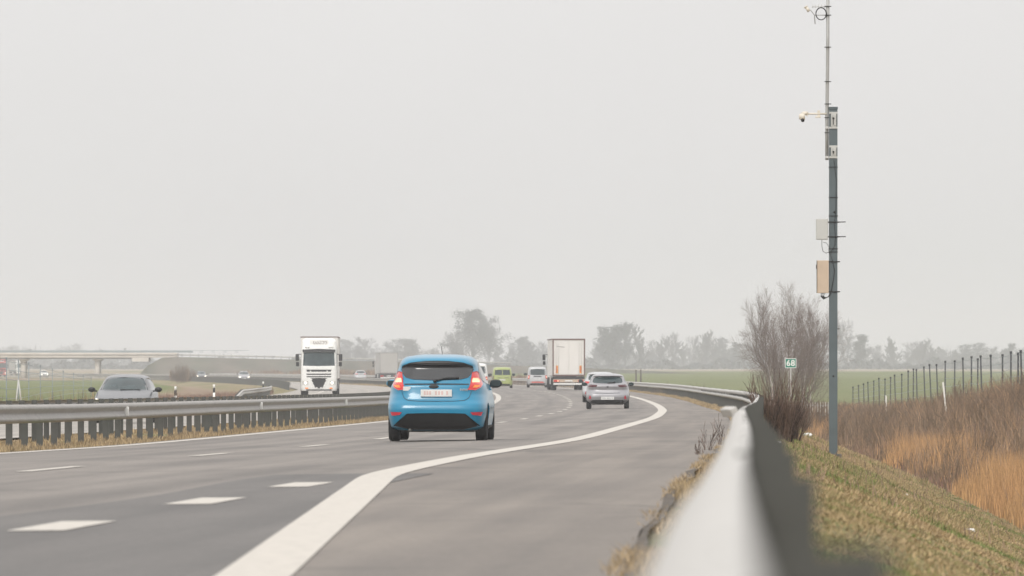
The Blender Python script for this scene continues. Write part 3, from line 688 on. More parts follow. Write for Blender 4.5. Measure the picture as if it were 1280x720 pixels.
# --- car seen from the front
def front_car(label, paint, H=1.45, W=1.78, L=4.3, lit=True, name='oncoming_car', group=None, tall=0):
    t = empty(name, (0, 0, 0), 0, label, 'car', group); h = L / 2; w = W / 2; k = H / 1.45
    rows = [(.19, -h + .2, h - .22, w * .85, 5), (.26, -h + .08, h - .08, w * .95, 4.4), (.40, -h, h - .0, w * .99, 3.8), (.55, -h, h, w, 3.6), (.66, -h + .04, h - .06, w * .995, 3.6), (.74 * k, -h + .05, h - .18, w * .985, 3.8), (.84 * k, -h + .06, h - .52, w * .965, 4),
            (.91 * k, -h + .08, h - .86, w * .945, 4.2), (.965 * k, -h + .12, h - 1.08, w * .90, 4.4), (1.08 * k, -h + .22, h - 1.28, w * .83, 4.4), (1.22 * k, -h + .36, h - 1.55, w * .765, 4.2), (1.33 * k, -h + .5, h - 1.78, w * .70, 3.8), (1.39 * k, -h + .62, h - 1.98, w * .63, 3.4), (1.43 * k, -h + .85, h - 2.2, w * .5, 2.8), (1.45 * k, -h + 1.2, h - 2.5, w * .25, 2.3)]
    s = Shell(rows, L); s.build('body', paint, t, [(-1.3, .32), (1.32, .32)], .35)
    s.patch('windscreen', M['glassg'], t, [(-.55, 1.30 * k), (-.48, 1.345 * k), (0, 1.365 * k), (.48, 1.345 * k), (.55, 1.30 * k)], [(-.72, 1.0 * k), (-.66, .985 * k), (0, .975 * k), (.66, .985 * k), (.72, 1.0 * k)], where='front', n=21, mcols=10)
    s.patch('grille', M['black'], t, [(-.42, .60), (.42, .60)], [(-.36, .50), (.36, .50)], where='front', n=9, mcols=4)
    s.patch('lower_intake', M['black'], t, [(-.55, .36), (.55, .36)], [(-.60, .25), (.60, .25)], where='front', n=9, mcols=4)
    plate(s, t, -.26, .26, .38, .48, 'front')
    for sg in (1, -1):
        A = [(.52, .69), (.54, .60)]; B = [(.80, .74), (.82, .63)]
        if sg < 0: A, B = mirror(A), mirror(B)
        s.patch('headlight', M['head'] if lit else M['rim'], t, A, B, where='front', n=6, mcols=8, off=.012)
    for sd in ('right', 'left'):
        s.patch('side_window', M['glass'], t, [(-1.5, 1.12 * k), (-1.2, 1.25 * k), (-.6, 1.34 * k), (.1, 1.35 * k), (.45, 1.25 * k)], [(-1.5, 1.08 * k), (-1.2, 1.02 * k), (-.6, 1.0 * k), (.2, .985 * k), (.95, .985 * k)], where=sd, n=14, mcols=6)
    b = MB(); b.box(-.62, .62, -1.5, 1.6, .17, .5); b.build('underbody', M['black'], t)
    b = MB(); b.tube([(-.5, s.front(-.5, .99 * k) + .02, .995 * k), (.1, s.front(.1, 1.0 * k) + .02, 1.0 * k)], .012, 5); b.build('wiper', M['black'], t)
    wheels(t, (-1.3, 1.32), w - .02, .32, .20)
    for sg in (1, -1): mirror_part(t, sg * (w + .09), .62, 1.0 * k, M['black'], s=.98)
    return t
# --- van seen from behind
def van(label, paint, H=1.97, W=1.9, L=4.8, style='lime', group=None):
    t = empty('van', (0, 0, 0), 0, label, 'van', group); h = L / 2; w = W / 2
    rows = [(.24, -h + .12, h - .2, w * .90, 7), (.34, -h + .02, h - .05, w * .97, 7), (.5, -h, h, w, 6), (.9, -h + .03, h - .25, w * .995, 7), (1.05, -h + .05, h - .8, w * .985, 7), (1.15, -h + .07, h - 1.1, w * .96, 7), (1.6, -h + .14, h - 1.6, w * .90, 6.5), (1.8, -h + .18, h - 1.85, w * .86, 5.5),
            (1.88, -h + .22, h - 2.0, w * .82, 4.5), (1.94, -h + .34, h - 2.2, w * .72, 3.6), (1.97, -h + .6, h - 2.5, w * .5, 3)]
    rows = [(z * H / 1.97, a, b_, c, d) for z, a, b_, c, d in rows]
    s = Shell(rows, L); s.build('body', paint, t, [(-1.5, .33), (1.5, .33)], .37)
    q = H / 1.97
    if style == 'lime':
        for sg in (1, -1):
            A = [(.04, 1.72 * q), (.04, 1.22 * q)]; B = [(.66, 1.70 * q), (.72, 1.24 * q)]
            if sg < 0: A, B = mirror(A), mirror(B)
            s.patch('rear_window', M['glassg'], t, A, B, n=8, mcols=8)
            A = [(.80, 1.15 * q), (.82, .72)]; B = [(.885, 1.15 * q), (.91, .72)]
            if sg < 0: A, B = mirror(A), mirror(B)
            s.patch('tail_light', M['taildark'], t, A, B, n=8, mcols=5, off=.015)
        s.patch('door_seam', M['black'], t, [(-.008, 1.78 * q), (-.008, .45)], [(.008, 1.78 * q), (.008, .45)], n=8, mcols=2)
        for x0, x1 in ((-.42, -.10), (.16, .62)):
            s.patch('dark_lettering_bar', M['dark'], t, [(x0, .98), (x1, .98)], [(x0, .93), (x1, .93)], n=5, mcols=3)
    else:
        s.patch('rear_window', M['glassg'], t, [(-.70, 1.72 * q), (0, 1.76 * q), (.70, 1.72 * q)], [(-.76, 1.20 * q), (0, 1.16 * q), (.76, 1.20 * q)], n=15, mcols=8)
        for sg in (1, -1):
            A = [(.70, 1.12), (.78, .80)]; B = [(.90, 1.16), (.93, .80)]
            if sg < 0: A, B = mirror(A), mirror(B)
            o = s.patch('tail_light', M['tail'], t, A, B, n=8, mcols=5, off=.015)
            A = [(.76, 1.03), (.8, .93)]; B = [(.88, 1.03), (.9, .93)]
            if sg < 0: A, B = mirror(A), mirror(B)
            s.patch('lit_bulb', M['lamp'], o, A, B, n=4, mcols=4, off=.022, rim=0)
        s.patch('red_band', M['redmark'], t, [(-.86, .56), (0, .57), (.86, .56)], [(-.86, .44), (0, .44), (.86, .44)], n=11, mcols=4)
        s.patch('plate_recess', M['dark'], t, [(-.35, 1.08), (.35, 1.08)], [(-.4, .98), (.4, .98)], n=7, mcols=3)
    plate(s, t, -.26, .26, .72, .83)
    s.patch('lower_bumper', M['dark'], t, [(-.90, .40), (0, .40), (.90, .40)], [(-.84, .26), (0, .26), (.84, .26)], n=11, mcols=4, off=.012)
    for sd in ('right', 'left'):
        s.patch('side_window', M['glass'], t, [(0, 1.68 * q), (.75, 1.66 * q)], [(0, 1.16 * q), (1.15, 1.18 * q)], where=sd, n=8, mcols=6)
    b = MB(); b.box(-.7, .7, -1.8, 1.9, .2, .6); b.build('underbody', M['black'], t)
    wheels(t, (-1.5, 1.5), w - .02, .33, .21)
    for sg in (1, -1): mirror_part(t, sg * (w + .12), 1.3, 1.25, M['black'], s=1.5)
    return t
# --- articulated lorry; y forward, origin under the trailer's rear end
def truck_wheels(root, y, hw, r=.5, dual=True):
    for sg in (-1, 1):
        wo = empty('wheel', (sg * (hw - .17), y, r)); wo.parent = root
        t = MB(); h = .17
        t.lathe_x([(-h, r * .55), (-h, r * .92), (-h * .8, r), (h * .8, r), (h, r * .92), (h, r * .55)], (0, 0, 0)); t.build('tyre', M['tyre'], wo)
        q = MB(); q.lathe_x([(sg * h * .8, r * .56), (sg * h * .3, r * .45), (sg * h * .4, r * .15), (sg * h * .9, .001)], (0, 0, 0), 18); q.build('rim', M['galvpost'], wo)
def lorry(label, side, doors, frame, cabm, simple=False, H=4.0, rear_frame=None, group=None):
    t = empty('articulated_lorry', (0, 0, 0), 0, label, 'lorry', group); w = 1.275; L = 13.6
    b = MB(); b.box(-w + .02, w - .02, .05, L, 1.15, H - .02, .02); b.build('trailer_box', side, t)
    b = MB(); rf = rear_frame or frame
    for x0, x1 in ((-w, -w + .10), (w - .10, w)): b.box(x0, x1, 0, .09, 1.1, H)
    b.box(-w + .1, w - .1, 0, .09, H - .10, H); b.box(-w + .1, w - .1, 0, .09, 1.1, 1.2)
    b.build('rear_frame', rf, t)
    b = MB(); b.box(-w - .01, w + .01, .1, L, H - .07, H + .015); b.build('roof_rail', frame, t)
    b = MB(); b.box(-w + .11, -.012, .02, .08, 1.22, H - .12, .01); b.build('rear_door', doors, t)
    b = MB(); b.box(.012, w - .11, .02, .08, 1.22, H - .12, .01); b.build('rear_door', doors, t)
    if not simple:
        for x in (-.98, -.80, .80, .98):
            q = MB(); q.tube([(x, -.02, 1.25), (x, -.02, H - .3)], .012, 5); q.build('lock_rod', M['boxgrey'], t)
        for x in (-.93, .93):
            q = MB(); q.box(x - .085, x + .085, .0, .019, 1.32, 1.92, .004); q.build('orange_marker_board', M['orangep'], t)
            q = MB(); q.box(x - .03, x + .03, -.006, -.001, 1.40, 1.84); q.build('marker_stripe', M['redmark'], t)
        q = MB()
        for k in range(6): q.box(-.92 + k * .1, -.85 + k * .1, .005, .019, 3.38 - .012 * k, 3.45 - .012 * k)
        q.build('faded_lettering', M['concdark'], t)
    b = MB(); b.box(-.6, .6, .3, L - .2, .85, 1.14); b.build('chassis', M['dark'], t)
    b = MB(); b.box(-1.24, 1.24, .06, .16, .86, 1.08, .01); b.build('rear_beam', M['dark'], t)
    b = MB(); b.box(-1.2, 1.2, .0, .1, .42, .56, .015); b.build('underrun_bar', M['white'], t)
    b = MB(); b.box(-1.22, 1.22, .02, .12, .62, .84, .01); lb = b.build('light_bar', M['boxbeige'] if not simple else M['dark'], t)
    for sg in (1, -1):
        q = MB(); q.box(sg * .95 - .22, sg * .95 + .22, -.03, .02, .65, .80, .01); o = q.build('tail_light', M['tail'], lb)
        if not simple: q = MB(); q.box(sg * .84 - .06, sg * .84 + .06, -.04, -.032, .68, .77, .003); q.build('lit_bulb', M['lamp'], o)
    q = MB(); q.box(-.3, .3, -.02, .015, .67, .79, .005); q.build('number_plate', M['plate'], lb)
    for y in (2.2, 3.5, 4.8): truck_wheels(t, y, 1.25)
    for sg in (-1, 1):
        q = MB(); q.box(sg * 1.2 - .02, sg * 1.2 + .02, 5.6, 9.2, .45, 1.0, .01); q.build('side_guard', M['boxgrey'], t)
    for sg in (-1, 1):
        q = MB()
        q.box(sg * 1.0 - .2, sg * 1.0 + .2, 1.45, 1.5, .3, .9, .01); q.build('mud_flap', M['black'], t)
    # tractor
    cy0, cy1 = L + .55, L + 2.8; cw = 1.22
    sc = Shell([(.32, cy0, cy1 - .02, cw * .97, 9), (.5, cy0, cy1 + .02, cw, 9), (1.2, cy0, cy1 + .02, cw, 10), (1.9, cy0, cy1 - .02, cw, 10), (2.05, cy0, cy1 - .06, cw, 10), (3.0, cy0, cy1 - .28, cw * .985, 9), (3.15, cy0, cy1 - .30, cw * .985, 8), (3.7, cy0, cy1 - .5, cw * .95, 7), (3.86, cy0, cy1 - .8, cw * .85, 6), (3.9, cy0 + .1, cy1 - 1.1, cw * .7, 5)], 2.3, .02)
    sc.build('cab', cabm, t)
    fr = 'front'
    sc.patch('windscreen', M['glassg'], t, [(-1.03, 2.92), (0, 2.96), (1.03, 2.92)], [(-1.08, 2.03), (0, 2.0), (1.08, 2.03)], fr, n=15, mcols=10, off=.01)
    sc.patch('sun_visor', M['dark'], t, [(-1.12, 3.12), (0, 3.17), (1.12, 3.12)], [(-1.10, 2.93), (0, 2.98), (1.10, 2.93)], fr, n=15, mcols=4, off=.14, rim=0.0)
    for z0, z1 in ((1.62, 1.76), (1.40, 1.49), (1.24, 1.32)):
        sc.patch('grille_slot', M['dark'], t, [(-.86, z1), (.86, z1)], [(-.80, z0), (.80, z0)], fr, n=9, mcols=3)
    gp = sc.patch('lower_grille', M['black'], t, [(-.56, 1.18), (0, 1.2), (.56, 1.18)], [(-.26, .55), (0, .48), (.26, .55)], fr, n=9, mcols=8, off=.012)
    for x, z_ in ((-.56, 1.66), (.56, 1.66), (-.52, 1.36), (.52, 1.36), (-.5, 1.1), (.5, 1.1), (-.44, .85), (.44, .85), (-.36, .66), (.36, .66), (-.14, .52), (.14, .52)):
        q = MB(); y = sc.front(x, z_); q.box(x - .045, x + .045, y + .005, y + .05, z_ - .04, z_ + .04, .012); q.build('marker_lamp', M['signwhite'], t)
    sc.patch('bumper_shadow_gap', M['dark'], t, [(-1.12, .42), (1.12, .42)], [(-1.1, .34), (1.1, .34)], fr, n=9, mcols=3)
    q = MB(); y = sc.front(0, 3.6); q.box(-.62, .62, y - .1, y + .05, 3.42, 3.78, .02); o = q.build('roof_sign_board', M['signwhite'], t)
    q = MB()
    for k in range(5):
        x = -.45 + k * .19; q.tube([(x + .07 * math.cos(a), y + .056, 3.60 + .1 * math.sin(a)) for a in np.linspace(.6 * k, .6 * k + 5, 12)], .014, 5)
    q.build('sign_ornament', M['rust'], o)
    for x in (-.9, -.72, .72, .9):
        q = MB(); y = sc.front(x, 3.3); q.tube([(x, y - .05, 3.3), (x, y + .09, 3.3)], .07, 12); q.build('roof_lamp', M['signwhite'], t)
    for sg in (1, -1):
        A = [(.74, .98), (.72, .72)]; B = [(1.12, .98), (1.14, .72)]
        if sg < 0: A, B = mirror(A), mirror(B)
        o = sc.patch('headlight_housing', M['boxgrey'], t, A, B, fr, n=6, mcols=6, off=.02)
        q = MB(); x = sg * .9; y = sc.front(x, .86) + .01; q.tube([(x, y - .03, .86), (x, y + .03, .86)], .078, 14); q.build('headlight', M['head'], o)
        q = MB(); x = sg * .82; y = sc.front(x, .5); q.box(x - .1, x + .1, y, y + .03, .46, .54, .008); q.build('fog_lamp', M['amber'], t)
        q = MB(); q.box(sg * 1.47 - .12, sg * 1.47 + .12, cy1 - .35, cy1 - .2, 2.35, 2.82, .05); q.box(sg * 1.45 - .11, sg * 1.45 + .11, cy1 - .35, cy1 - .2, 1.98, 2.28, .05)
        q.tube([(sg * 1.2, cy1 - .3, 2.8), (sg * 1.47, cy1 - .28, 2.8)], .03, 6); q.build('mirror', M['black'], t)
        sc.patch('door_window', M['glass'], t, [(cy1 - .5, 2.85), (cy1 - 1.3, 2.85)], [(cy1 - .3, 2.0), (cy1 - 1.3, 2.05)], 'right' if sg > 0 else 'left', n=6, mcols=5)
    q = MB(); q.box(-.5, .5, L - 1.2, cy1 - .3, .6, 1.0); q.build('tractor_frame', M['black'], t)
    truck_wheels(t, L - .2, 1.25); truck_wheels(t, cy1 - 1.35, 1.24)
    return t

def slope(Y): return float(Rc(Y + 5) - Rc(Y - 5)) / 10
def put_own(o, px, Y, lat=None, head=None, rearY=0):
    X = (px - 640) * Y / 1e4; Yc = Y + rearY; s = slope(Yc) if head is None else head; X += s * rearY
    o.location = (X, Yc, own_z(X, Yc)); o.rotation_euler = (0, 0, -math.atan(s)); return o
def put_opp(o, px, Y, back=0, head=None):
    """px, Y: where the front shows; back = distance from front to the origin"""
    X = (px - 640) * Y / 1e4; Yc = Y + back; s = slope(Yc) if head is None else head; X += s * back
    o.location = (X, Yc, opp_z(Yc)); o.rotation_euler = (0, 0, math.pi - math.atan(s)); return o

put_own(blue_car(), 545, 136, rearY=1.97, head=.042)
put_own(rear_car('hatchback_car', 'silver grey hatchback with slim dark tail lights in the right lane', M['silver']), 759.5, 322, rearY=2.02, head=.014)
put_own(rear_car('hatchback_car', 'pale car mostly hidden behind the silver grey hatchback', M['vangrey'], H=1.5, W=1.8, L=4.2, lights='tail', lit=True), 750.5, 395, rearY=2.1, head=.008)
put_own(van('lime green van with square double rear windows', M['lime'], H=1.95, W=1.92, L=4.9), 628, 735, rearY=2.4, head=-.015)
put_own(van('pale silver van with a red band across its rear bumper and lit tail lights', M['vangrey'], style='silver', H=1.93), 672, 742, rearY=2.4, head=-.015)
put_own(van('white van barely visible to the right of the blue car roof', M['white'], H=2.3, W=1.95, L=5.2, style='silver'), 596.5, 700, rearY=2.7, head=-.02)
put_own(lorry('white articulated lorry seen from behind with orange marker boards on its closed doors', M['trailer'], M['trailer'], M['rust'], M['white']), 711, 623, head=-.025)
put_own(lorry('distant grey box lorry on the far left bend, left of the blue car', M['trailergrey'], M['trailergrey'], M['concdark'], M['boxgrey'], simple=True), 486, 1120, head=-.062)
put_own(rear_car('hatchback_car', 'tiny pale car ahead of the distant grey box lorry', M['vangrey'], lights='tail', lit=True, H=1.5), 451, 1170, rearY=2, head=-.064)
put_opp(front_car('grey saloon car coming towards us behind the left median guardrails', M['greycar'], H=1.46, W=1.82, L=4.6, lit=True), 151, 238, 2.3, head=.026)
put_opp(lorry('white articulated lorry coming towards us with a sign board over its dark windscreen', M['trailer'], M['trailer'], M['rust'], M['white'], H=4.0), 398.6, 542, 16.45, head=-.012)
put_opp(front_car('distant oncoming car with bright headlights, the right one of two below the embankment', M['silver'], H=1.55, group='distant oncoming cars'), 305.5, 1215, 2.1)
put_opp(front_car('distant oncoming car with bright headlights, the left one of two below the embankment', M['greycar'], H=1.5, group='distant oncoming cars'), 252, 1330, 2.1)
put_opp(front_car('small white car with headlights on driving under the road bridge', M['white'], H=1.5, group='distant oncoming cars'), 56, 1740, 2.1)
put_opp(lorry('red lorry coming under the bridge at the left edge of the picture', M['redp'], M['redp'], M['redp'], M['redp'], simple=True), 2, 1850, 16.45)
put_opp(lorry('pale lorry far behind the left bridge pier', M['trailergrey'], M['trailergrey'], M['rust'], M['white'], simple=True), 27, 2040, 16.45)

# ------------------------------------------------------------------ camera mast
PY = 160.0; PX = (1041.5 - 640) * PY / 1e4
mz = lambda py: (460 - py) * PY / 1e4 + CZ
mx = lambda px: (px - 640) * PY / 1e4 - PX
zb = gz(PX, PY)
mast = empty('camera_mast', (PX, PY, zb), 0, 'tall grey steel mast with equipment boxes and cameras on the right grass bank', 'mast')
h = lambda py: mz(py) - zb
def mb(name, fn, m, parent=None):
    b = MB(); fn(b); return b.build(name, m, parent or mast)
mb('post', lambda b: (b.box(-.083, .083, -.083, .083, -.5, h(134.5), .012), b.box(-.09, .09, -.09, .09, h(137), h(133.6), .006)), M['mast'])
def bands(b):
    for py in (209, 247, 270, 311, 315): b.box(-.092, .092, -.092, .092, h(py) - .008, h(py) + .008)
mb('strap', bands, M['black'])
mb('bolt', lambda b: (b.tube([(.02, -.08, h(265)), (.02, -.10, h(265))], .02, 8), b.tube([(.0, -.08, h(470)), (.0, -.10, h(470))], .018, 8), b.tube([(.08, 0, h(411)), (.13, 0, h(411))], .008, 6)), M['black'])
ux = mx(1034)
def pipe(b):
    b.tube([(mx(1033.6), -.02, h(200)), (mx(1033.6), -.02, h(150)), (mx(1034.6), -.02, h(60)), (mx(1034.8), -.02, h(-22))], .034, 12)
up = mb('upper_pipe', pipe, M['pipe'])
mb('pipe_clamp', lambda b: [b.box(mx(1033.4) - .045, mx(1034.5) + .07, -.07, .03, h(p) - .007, h(p) + .007) for p in (19, 59, 102, 130, 147, 166, 8)], M['black'], up)
for (a, c) in ((140, 161), (182, 198)):
    def brk(b):
        b.box(-.045, .06, -.105, -.085, h(c), h(a), .006); b.box(-.083, .083, -.10, -.085, h(a + 2.5), h(a), .004); b.box(-.083, .083, -.10, -.085, h(c), h(c - 2.5), .004); b.box(mx(1031.5), -.10, -.10, -.06, h(c), h(c - 3)); b.box(-.05, -.03, -.13, -.115, h(c - 3), h(a + 3), .003); b.box(.01, .045, -.135, -.115, h(c - 4), h(a + 4), .003)
    o = mb('clamp_bracket', brk, M['boxgrey'])
    mb('clamp_bolt', lambda b: (b.tube([(.0, -.14, h(a + 8)), (.0, -.15, h(a + 8))], .02, 8), b.box(-.004, .012, -.137, -.132, h(c - 5), h(a + 7))), M['black'], o)
# dome camera on its arm
arm = mb('camera_arm', lambda b: (b.tube([(mx(1033), -.05, h(142.3)), (mx(1008), -.05, h(142.3))], .018, 8), b.box(mx(1009) - .01, mx(1009) + .012, -.08, -.02, h(145.5), h(139.5), .003), b.box(mx(1019), mx(1026), -.09, -.0, h(147.3), h(145.6), .004), b.box(mx(1021.5), mx(1025), -.06, -.03, h(145.8), h(138), .004)), M['cream'])
def dome(b):
    b.tube([(mx(1009), -.05, h(142)), (mx(1004.5), -.05, h(141.6)), (mx(1002.5), -.05, h(143.5))], .04, 10)
    b.lathe_x([(-.06, .02), (-.055, .05), (0, .075), (.05, .075), (.06, .05), (.06, .001)], (mx(1002.3), -.05, h(146)), 18)
cm = mb('dome_camera', dome, M['cream'], mast)
mb('lens', lambda b: b.tube([(mx(1003), -.08, h(149.5)), (mx(1003.2), -.12, h(151))], .035, 12), M['black'], cm)
# bullet camera and cable coil near the top
c2 = mb('bullet_camera', lambda b: (b.tube([(mx(1007.4), -.05, h(9)), (mx(1011.3), -.05, h(14.5))], .032, 12), b.tube([(mx(1006.6), -.05, h(8)), (mx(1007.4), -.05, h(9.2))], .04, 12)), M['cream'])
mb('camera_bracket', lambda b: (b.tube([(mx(1013), -.05, h(12.5)), (mx(1018), -.04, h(19)), (mx(1018.8), -.04, h(30))], .010, 6), b.tube([(mx(1018), -.04, h(19)), (mx(1033), -.03, h(19))], .009, 6)), M['pipe'])
mb('antenna_row', lambda b: (b.tube([(mx(1015), -.03, h(8.5)), (mx(1034), -.03, h(8.5))], .008, 6), [b.tube([(mx(p), -.03, h(10)), (mx(p), -.03, h(5.5))], .006, 5) for p in (1016, 1019, 1023, 1027, 1031)]), M['boxgrey'])
mb('cable_coil', lambda b: [b.tube([(mx(1026.2) + (.1 + k * .004) * math.cos(t), -.06 - .01 * k, h(17.4) + (.118 + .003 * k) * math.sin(t)) for t in np.linspace(0, 6.3, 26)], .008, 6, caps=False) for k in range(3)], M['dark'])
# boxes
bx = mb('pale_grey_cabinet', lambda b: b.box(mx(1020), mx(1034.6), -.14, .10, h(299.6), h(273.6), .008), M['boxgrey'])
mb('door_seam', lambda b: (b.box(mx(1020.8), mx(1033.8), -.146, -.141, h(299), h(274.3), .004), b.box(mx(1020.4), mx(1021.2), -.152, -.146, h(285.5), h(283.5))), M['boxgrey'], bx)
bx = mb('beige_cabinet', lambda b: b.box(mx(1021), mx(1035.6), -.14, .12, h(366.4), h(325.6), .01), M['boxbeige'])
mb('cabinet_edge', lambda b: (b.box(mx(1020.4), mx(1021), -.15, -.1, h(366.4), h(325.6)), b.box(mx(1019.7), mx(1020.4), -.14, -.1, h(336), h(331))), M['wood'], bx)
for p, r_ in ((277.7, 1057), (296, 1057), (327.2, 1050), (364.7, 1050)):
    mb('mounting_bracket', lambda b: (b.box(mx(1033.5), mx(1049), -.1, .1, h(p) - .012, h(p) + .012, .003), b.tube([(mx(1047), -.06, h(p)), (mx(r_), -.06, h(p) + .004)], .011, 6)), M['black'])
def cab(b):
    b.tube([(mx(x), -.13, h(y)) for x, y in ((1027, 300), (1027, 308), (1028.3, 314), (1032, 316.5), (1038, 315), (1043, 308), (1044, 296), (1042.5, 282), (1044.5, 260), (1045, 225), (1042, 200))], .006, 5)
    b.tube([(mx(x), -.13, h(y)) for x, y in ((1029, 303), (1033, 304), (1036, 309), (1035, 314))], .005, 5)
    for k in range(4): b.tube([(mx(1026.5 + k * 1.6), -.1, h(366)), (mx(1026 + k), -.1 - .02 * k, h(370.5)), (mx(1029 + k), -.1, h(374 - k * .6)), (mx(1035), -.1, h(371)), (mx(1038), -.09, h(367))], .010, 5)
    b.tube([(mx(x), -.1, h(y)) for x, y in ((1038, 367), (1041, 352), (1043, 338), (1040, 325), (1037, 316))], .006, 5)
mb('cables', cab, M['black'])
mb('base_plate', lambda b: b.box(-.17, .17, -.17, .17, -.06, .02, .01), M['galvpost'])

# ------------------------------------------------------------------ kilometre sign
SY = 320.0; SX = (988.3 - 640) * SY / 1e4; sz = gz(SX, SY)
sg_ = empty('kilometre_sign', (SX, SY, sz), 0, 'small green kilometre sign reading 68 on a slim post in front of the bare birches', 'sign')
hh = lambda py: CZ + (460 - py) * SY / 1e4 - sz
b = MB(); b.tube([(0, .05, -.3), (0, .05, hh(449))], .032, 10); b.build('post', M['galv'], sg_)
b = MB(); b.box(-.225, .225, 0, .02, hh(460), hh(448), .01)
pn = b.build('panel', M['green'], sg_)
b = MB()
for x0, x1, z0, z1 in ((-.225, .225, hh(460), hh(460) + .022), (-.225, .225, hh(448) - .022, hh(448)), (-.225, -.203, hh(460), hh(448)), (.203, .225, hh(460), hh(448))): b.box(x0, x1, -.004, -.001, z0, z1)
b.build('border', M['signwhite'], pn)
fc = bpy.data.curves.new('t', 'FONT'); fc.body = '68'; fc.size = .33; fc.align_x = 'CENTER'; fc.align_y = 'CENTER'; fc.extrude = .002; fc.offset = .006; fc.space_character = 1.08
fo = bpy.data.objects.new('t', fc); COL.objects.link(fo); bpy.context.view_layer.update()
tm = bpy.data.meshes.new_from_object(fo.evaluated_get(bpy.context.evaluated_depsgraph_get())); bpy.data.objects.remove(fo)
tm.materials.clear(); tm.materials.append(M['signwhite']); to = link_mesh('numerals', tm, pn); to.rotation_euler = (R_(90), 0, 0); to.location = (0, -.006, hh(454.2))

# ------------------------------------------------------------------ marker posts
def marker(px, Y, top, label):
    X = (px - 640) * Y / 1e4; zg = gz(X, Y); ht = CZ + (460 - top) * Y / 1e4 - zg
    r = empty('marker_post', (X, Y, zg), 0, label, 'marker post', 'black and white marker posts beside the opposite carriageway')
    for nm, z0, z1, m in (('post', -.2, ht - .48, 'signwhite'), ('black_band', ht - .48, ht - .20, 'black'), ('post_top', ht - .20, ht, 'signwhite')):
        b = MB(); b.tube([(0, 0, z0), (0, 0, z1)], .065, 8); b.build(nm, M[m], r)
marker(219.5, 415, 483, 'white post with a black band standing in weeds just right of the grey oncoming saloon')
marker(267.5, 470, 480.5, 'white post with a black band beside the start of the short far guardrail')
marker(329, 640, 477, 'white topped marker post behind the far end of the short far guardrail')

# ------------------------------------------------------------------ fences
def fence(label, P, name='wire_fence', pr=.05, mats='fpost', wires=6, lean=.0, braces=()):
    X0, Y0, z0, t0 = P[0]; r = empty(name, (X0, Y0, z0), 0, label, 'fence')
    for i, (x, y, zg, ztp) in enumerate(P):
        l = lean * (.5 + random.random()) * random.choice((1, 1, -.2)); b = MB(); hgt = ztp - zg
        b.tube([(l * .0, 0, -.3), (-l * hgt, 0, hgt)], pr, 7); b.tube([(-l * hgt, 0, hgt - .06), (-l * hgt, 0, hgt + .05)], pr * 1.5, 7)
        o = b.build('post', M[mats], r); o.location = (x - X0, y - Y0, zg - z0)
    b = MB()
    for k in range(wires):
        f = .97 - k * .15
        pts = []
        for i, (x, y, zg, ztp) in enumerate(P):
            pts.append((x - X0, y - Y0, zg + (ztp - zg) * f - z0))
            if i < len(P) - 1:
                q = P[i + 1]; pts.append(((x + q[0]) / 2 - X0, (y + q[1]) / 2 - Y0, (zg + q[2]) / 2 + ((ztp - zg) + (q[3] - q[2])) / 2 * f - z0 - .06 * (k == 0)))
        b.tube(pts, .011, 4)
    b.build('wires', M['railblue'], r)
pxs = [1290, 1278, 1272.5, 1263.5, 1253, 1240, 1228, 1222, 1214, 1205, 1193, 1181, 1173, 1165, 1157, 1147, 1141.5, 1135, 1127, 1120, 1113, 1106, 1099.5, 1092, 1086, 1080.5, 1074, 1066]
tops = [438, 439, 442, 440.5, 444, 444.5, 445.5, 449, 446.5, 448, 451.5, 452, 456, 456, 459, 462, 461.5, 464, 468, 469, 472, 474, 473, 476.5, 478, 480, 482, 484]
Pf = []
for i, (p, t) in enumerate(zip(pxs, tops)):
    Y = 325 + 275 * ((1290 - p) / 224) ** 1.1; X = (p - 640) * Y / 1e4; zg = gz(X, Y); zt = CZ + (460 - t) * Y / 1e4; Pf.append((X, Y, min(zg, zt - 1.7), zt))
fence('long wire fence of dark round topped posts behind the brown brush', Pf, lean=.035, pr=.04)
Pl = []
for p, t in ((-6, 445), (8, 448), (23, 450.5), (36, 454), (50.5, 457), (65.5, 461.5), (79, 464), (92, 467), (104, 469.5), (114, 472)):
    Y = 300 + 300 * ((p + 6) / 120); X = (p - 640) * Y / 1e4; Pl.append((X, Y, gz(X, Y), CZ + (460 - t) * Y / 1e4))
fence('short wire fence with thin posts in the green field at far left', Pl, mats='railblue', pr=.022, lean=.0)
Yb = 340; Xb = (23 - 640) * Yb / 1e4; zb_ = gz(Xb, Yb)
b = MB(); b.tube([(-.2, 0, -.2), (.0, 0, 1.75)], .03, 7); b.tube([(.25, 0, -.2), (.0, 0, 1.75)], .03, 7)
tag(b.build('timber_prop', M['boxgrey'], None, (Xb, Yb, zb_)), 'pale slanting prop leaning against a thin fence post at the left edge', 'prop')
for px, Y, t, bt, lb in ((1108, 430, 494.5, 515, 'thin white stake in the brown brush, the left one'), (1184.5, 335, 477.5, 505, 'leaning white stake in the brown brush below the long fence, the right one')):
    X = (px - 640) * Y / 1e4; zg = gz(X, Y); zt = CZ + (460 - t) * Y / 1e4
    b = MB(); b.box(-.035, .035, -.02, .02, -.2, zt - zg, .006, Matrix.Rotation(R_(-6 if px > 1150 else -1), 4, 'Y')); tag(b.build('stake', M['stake'], None, (X, Y, zg)), lb, 'stake', 'white stakes in the brush')
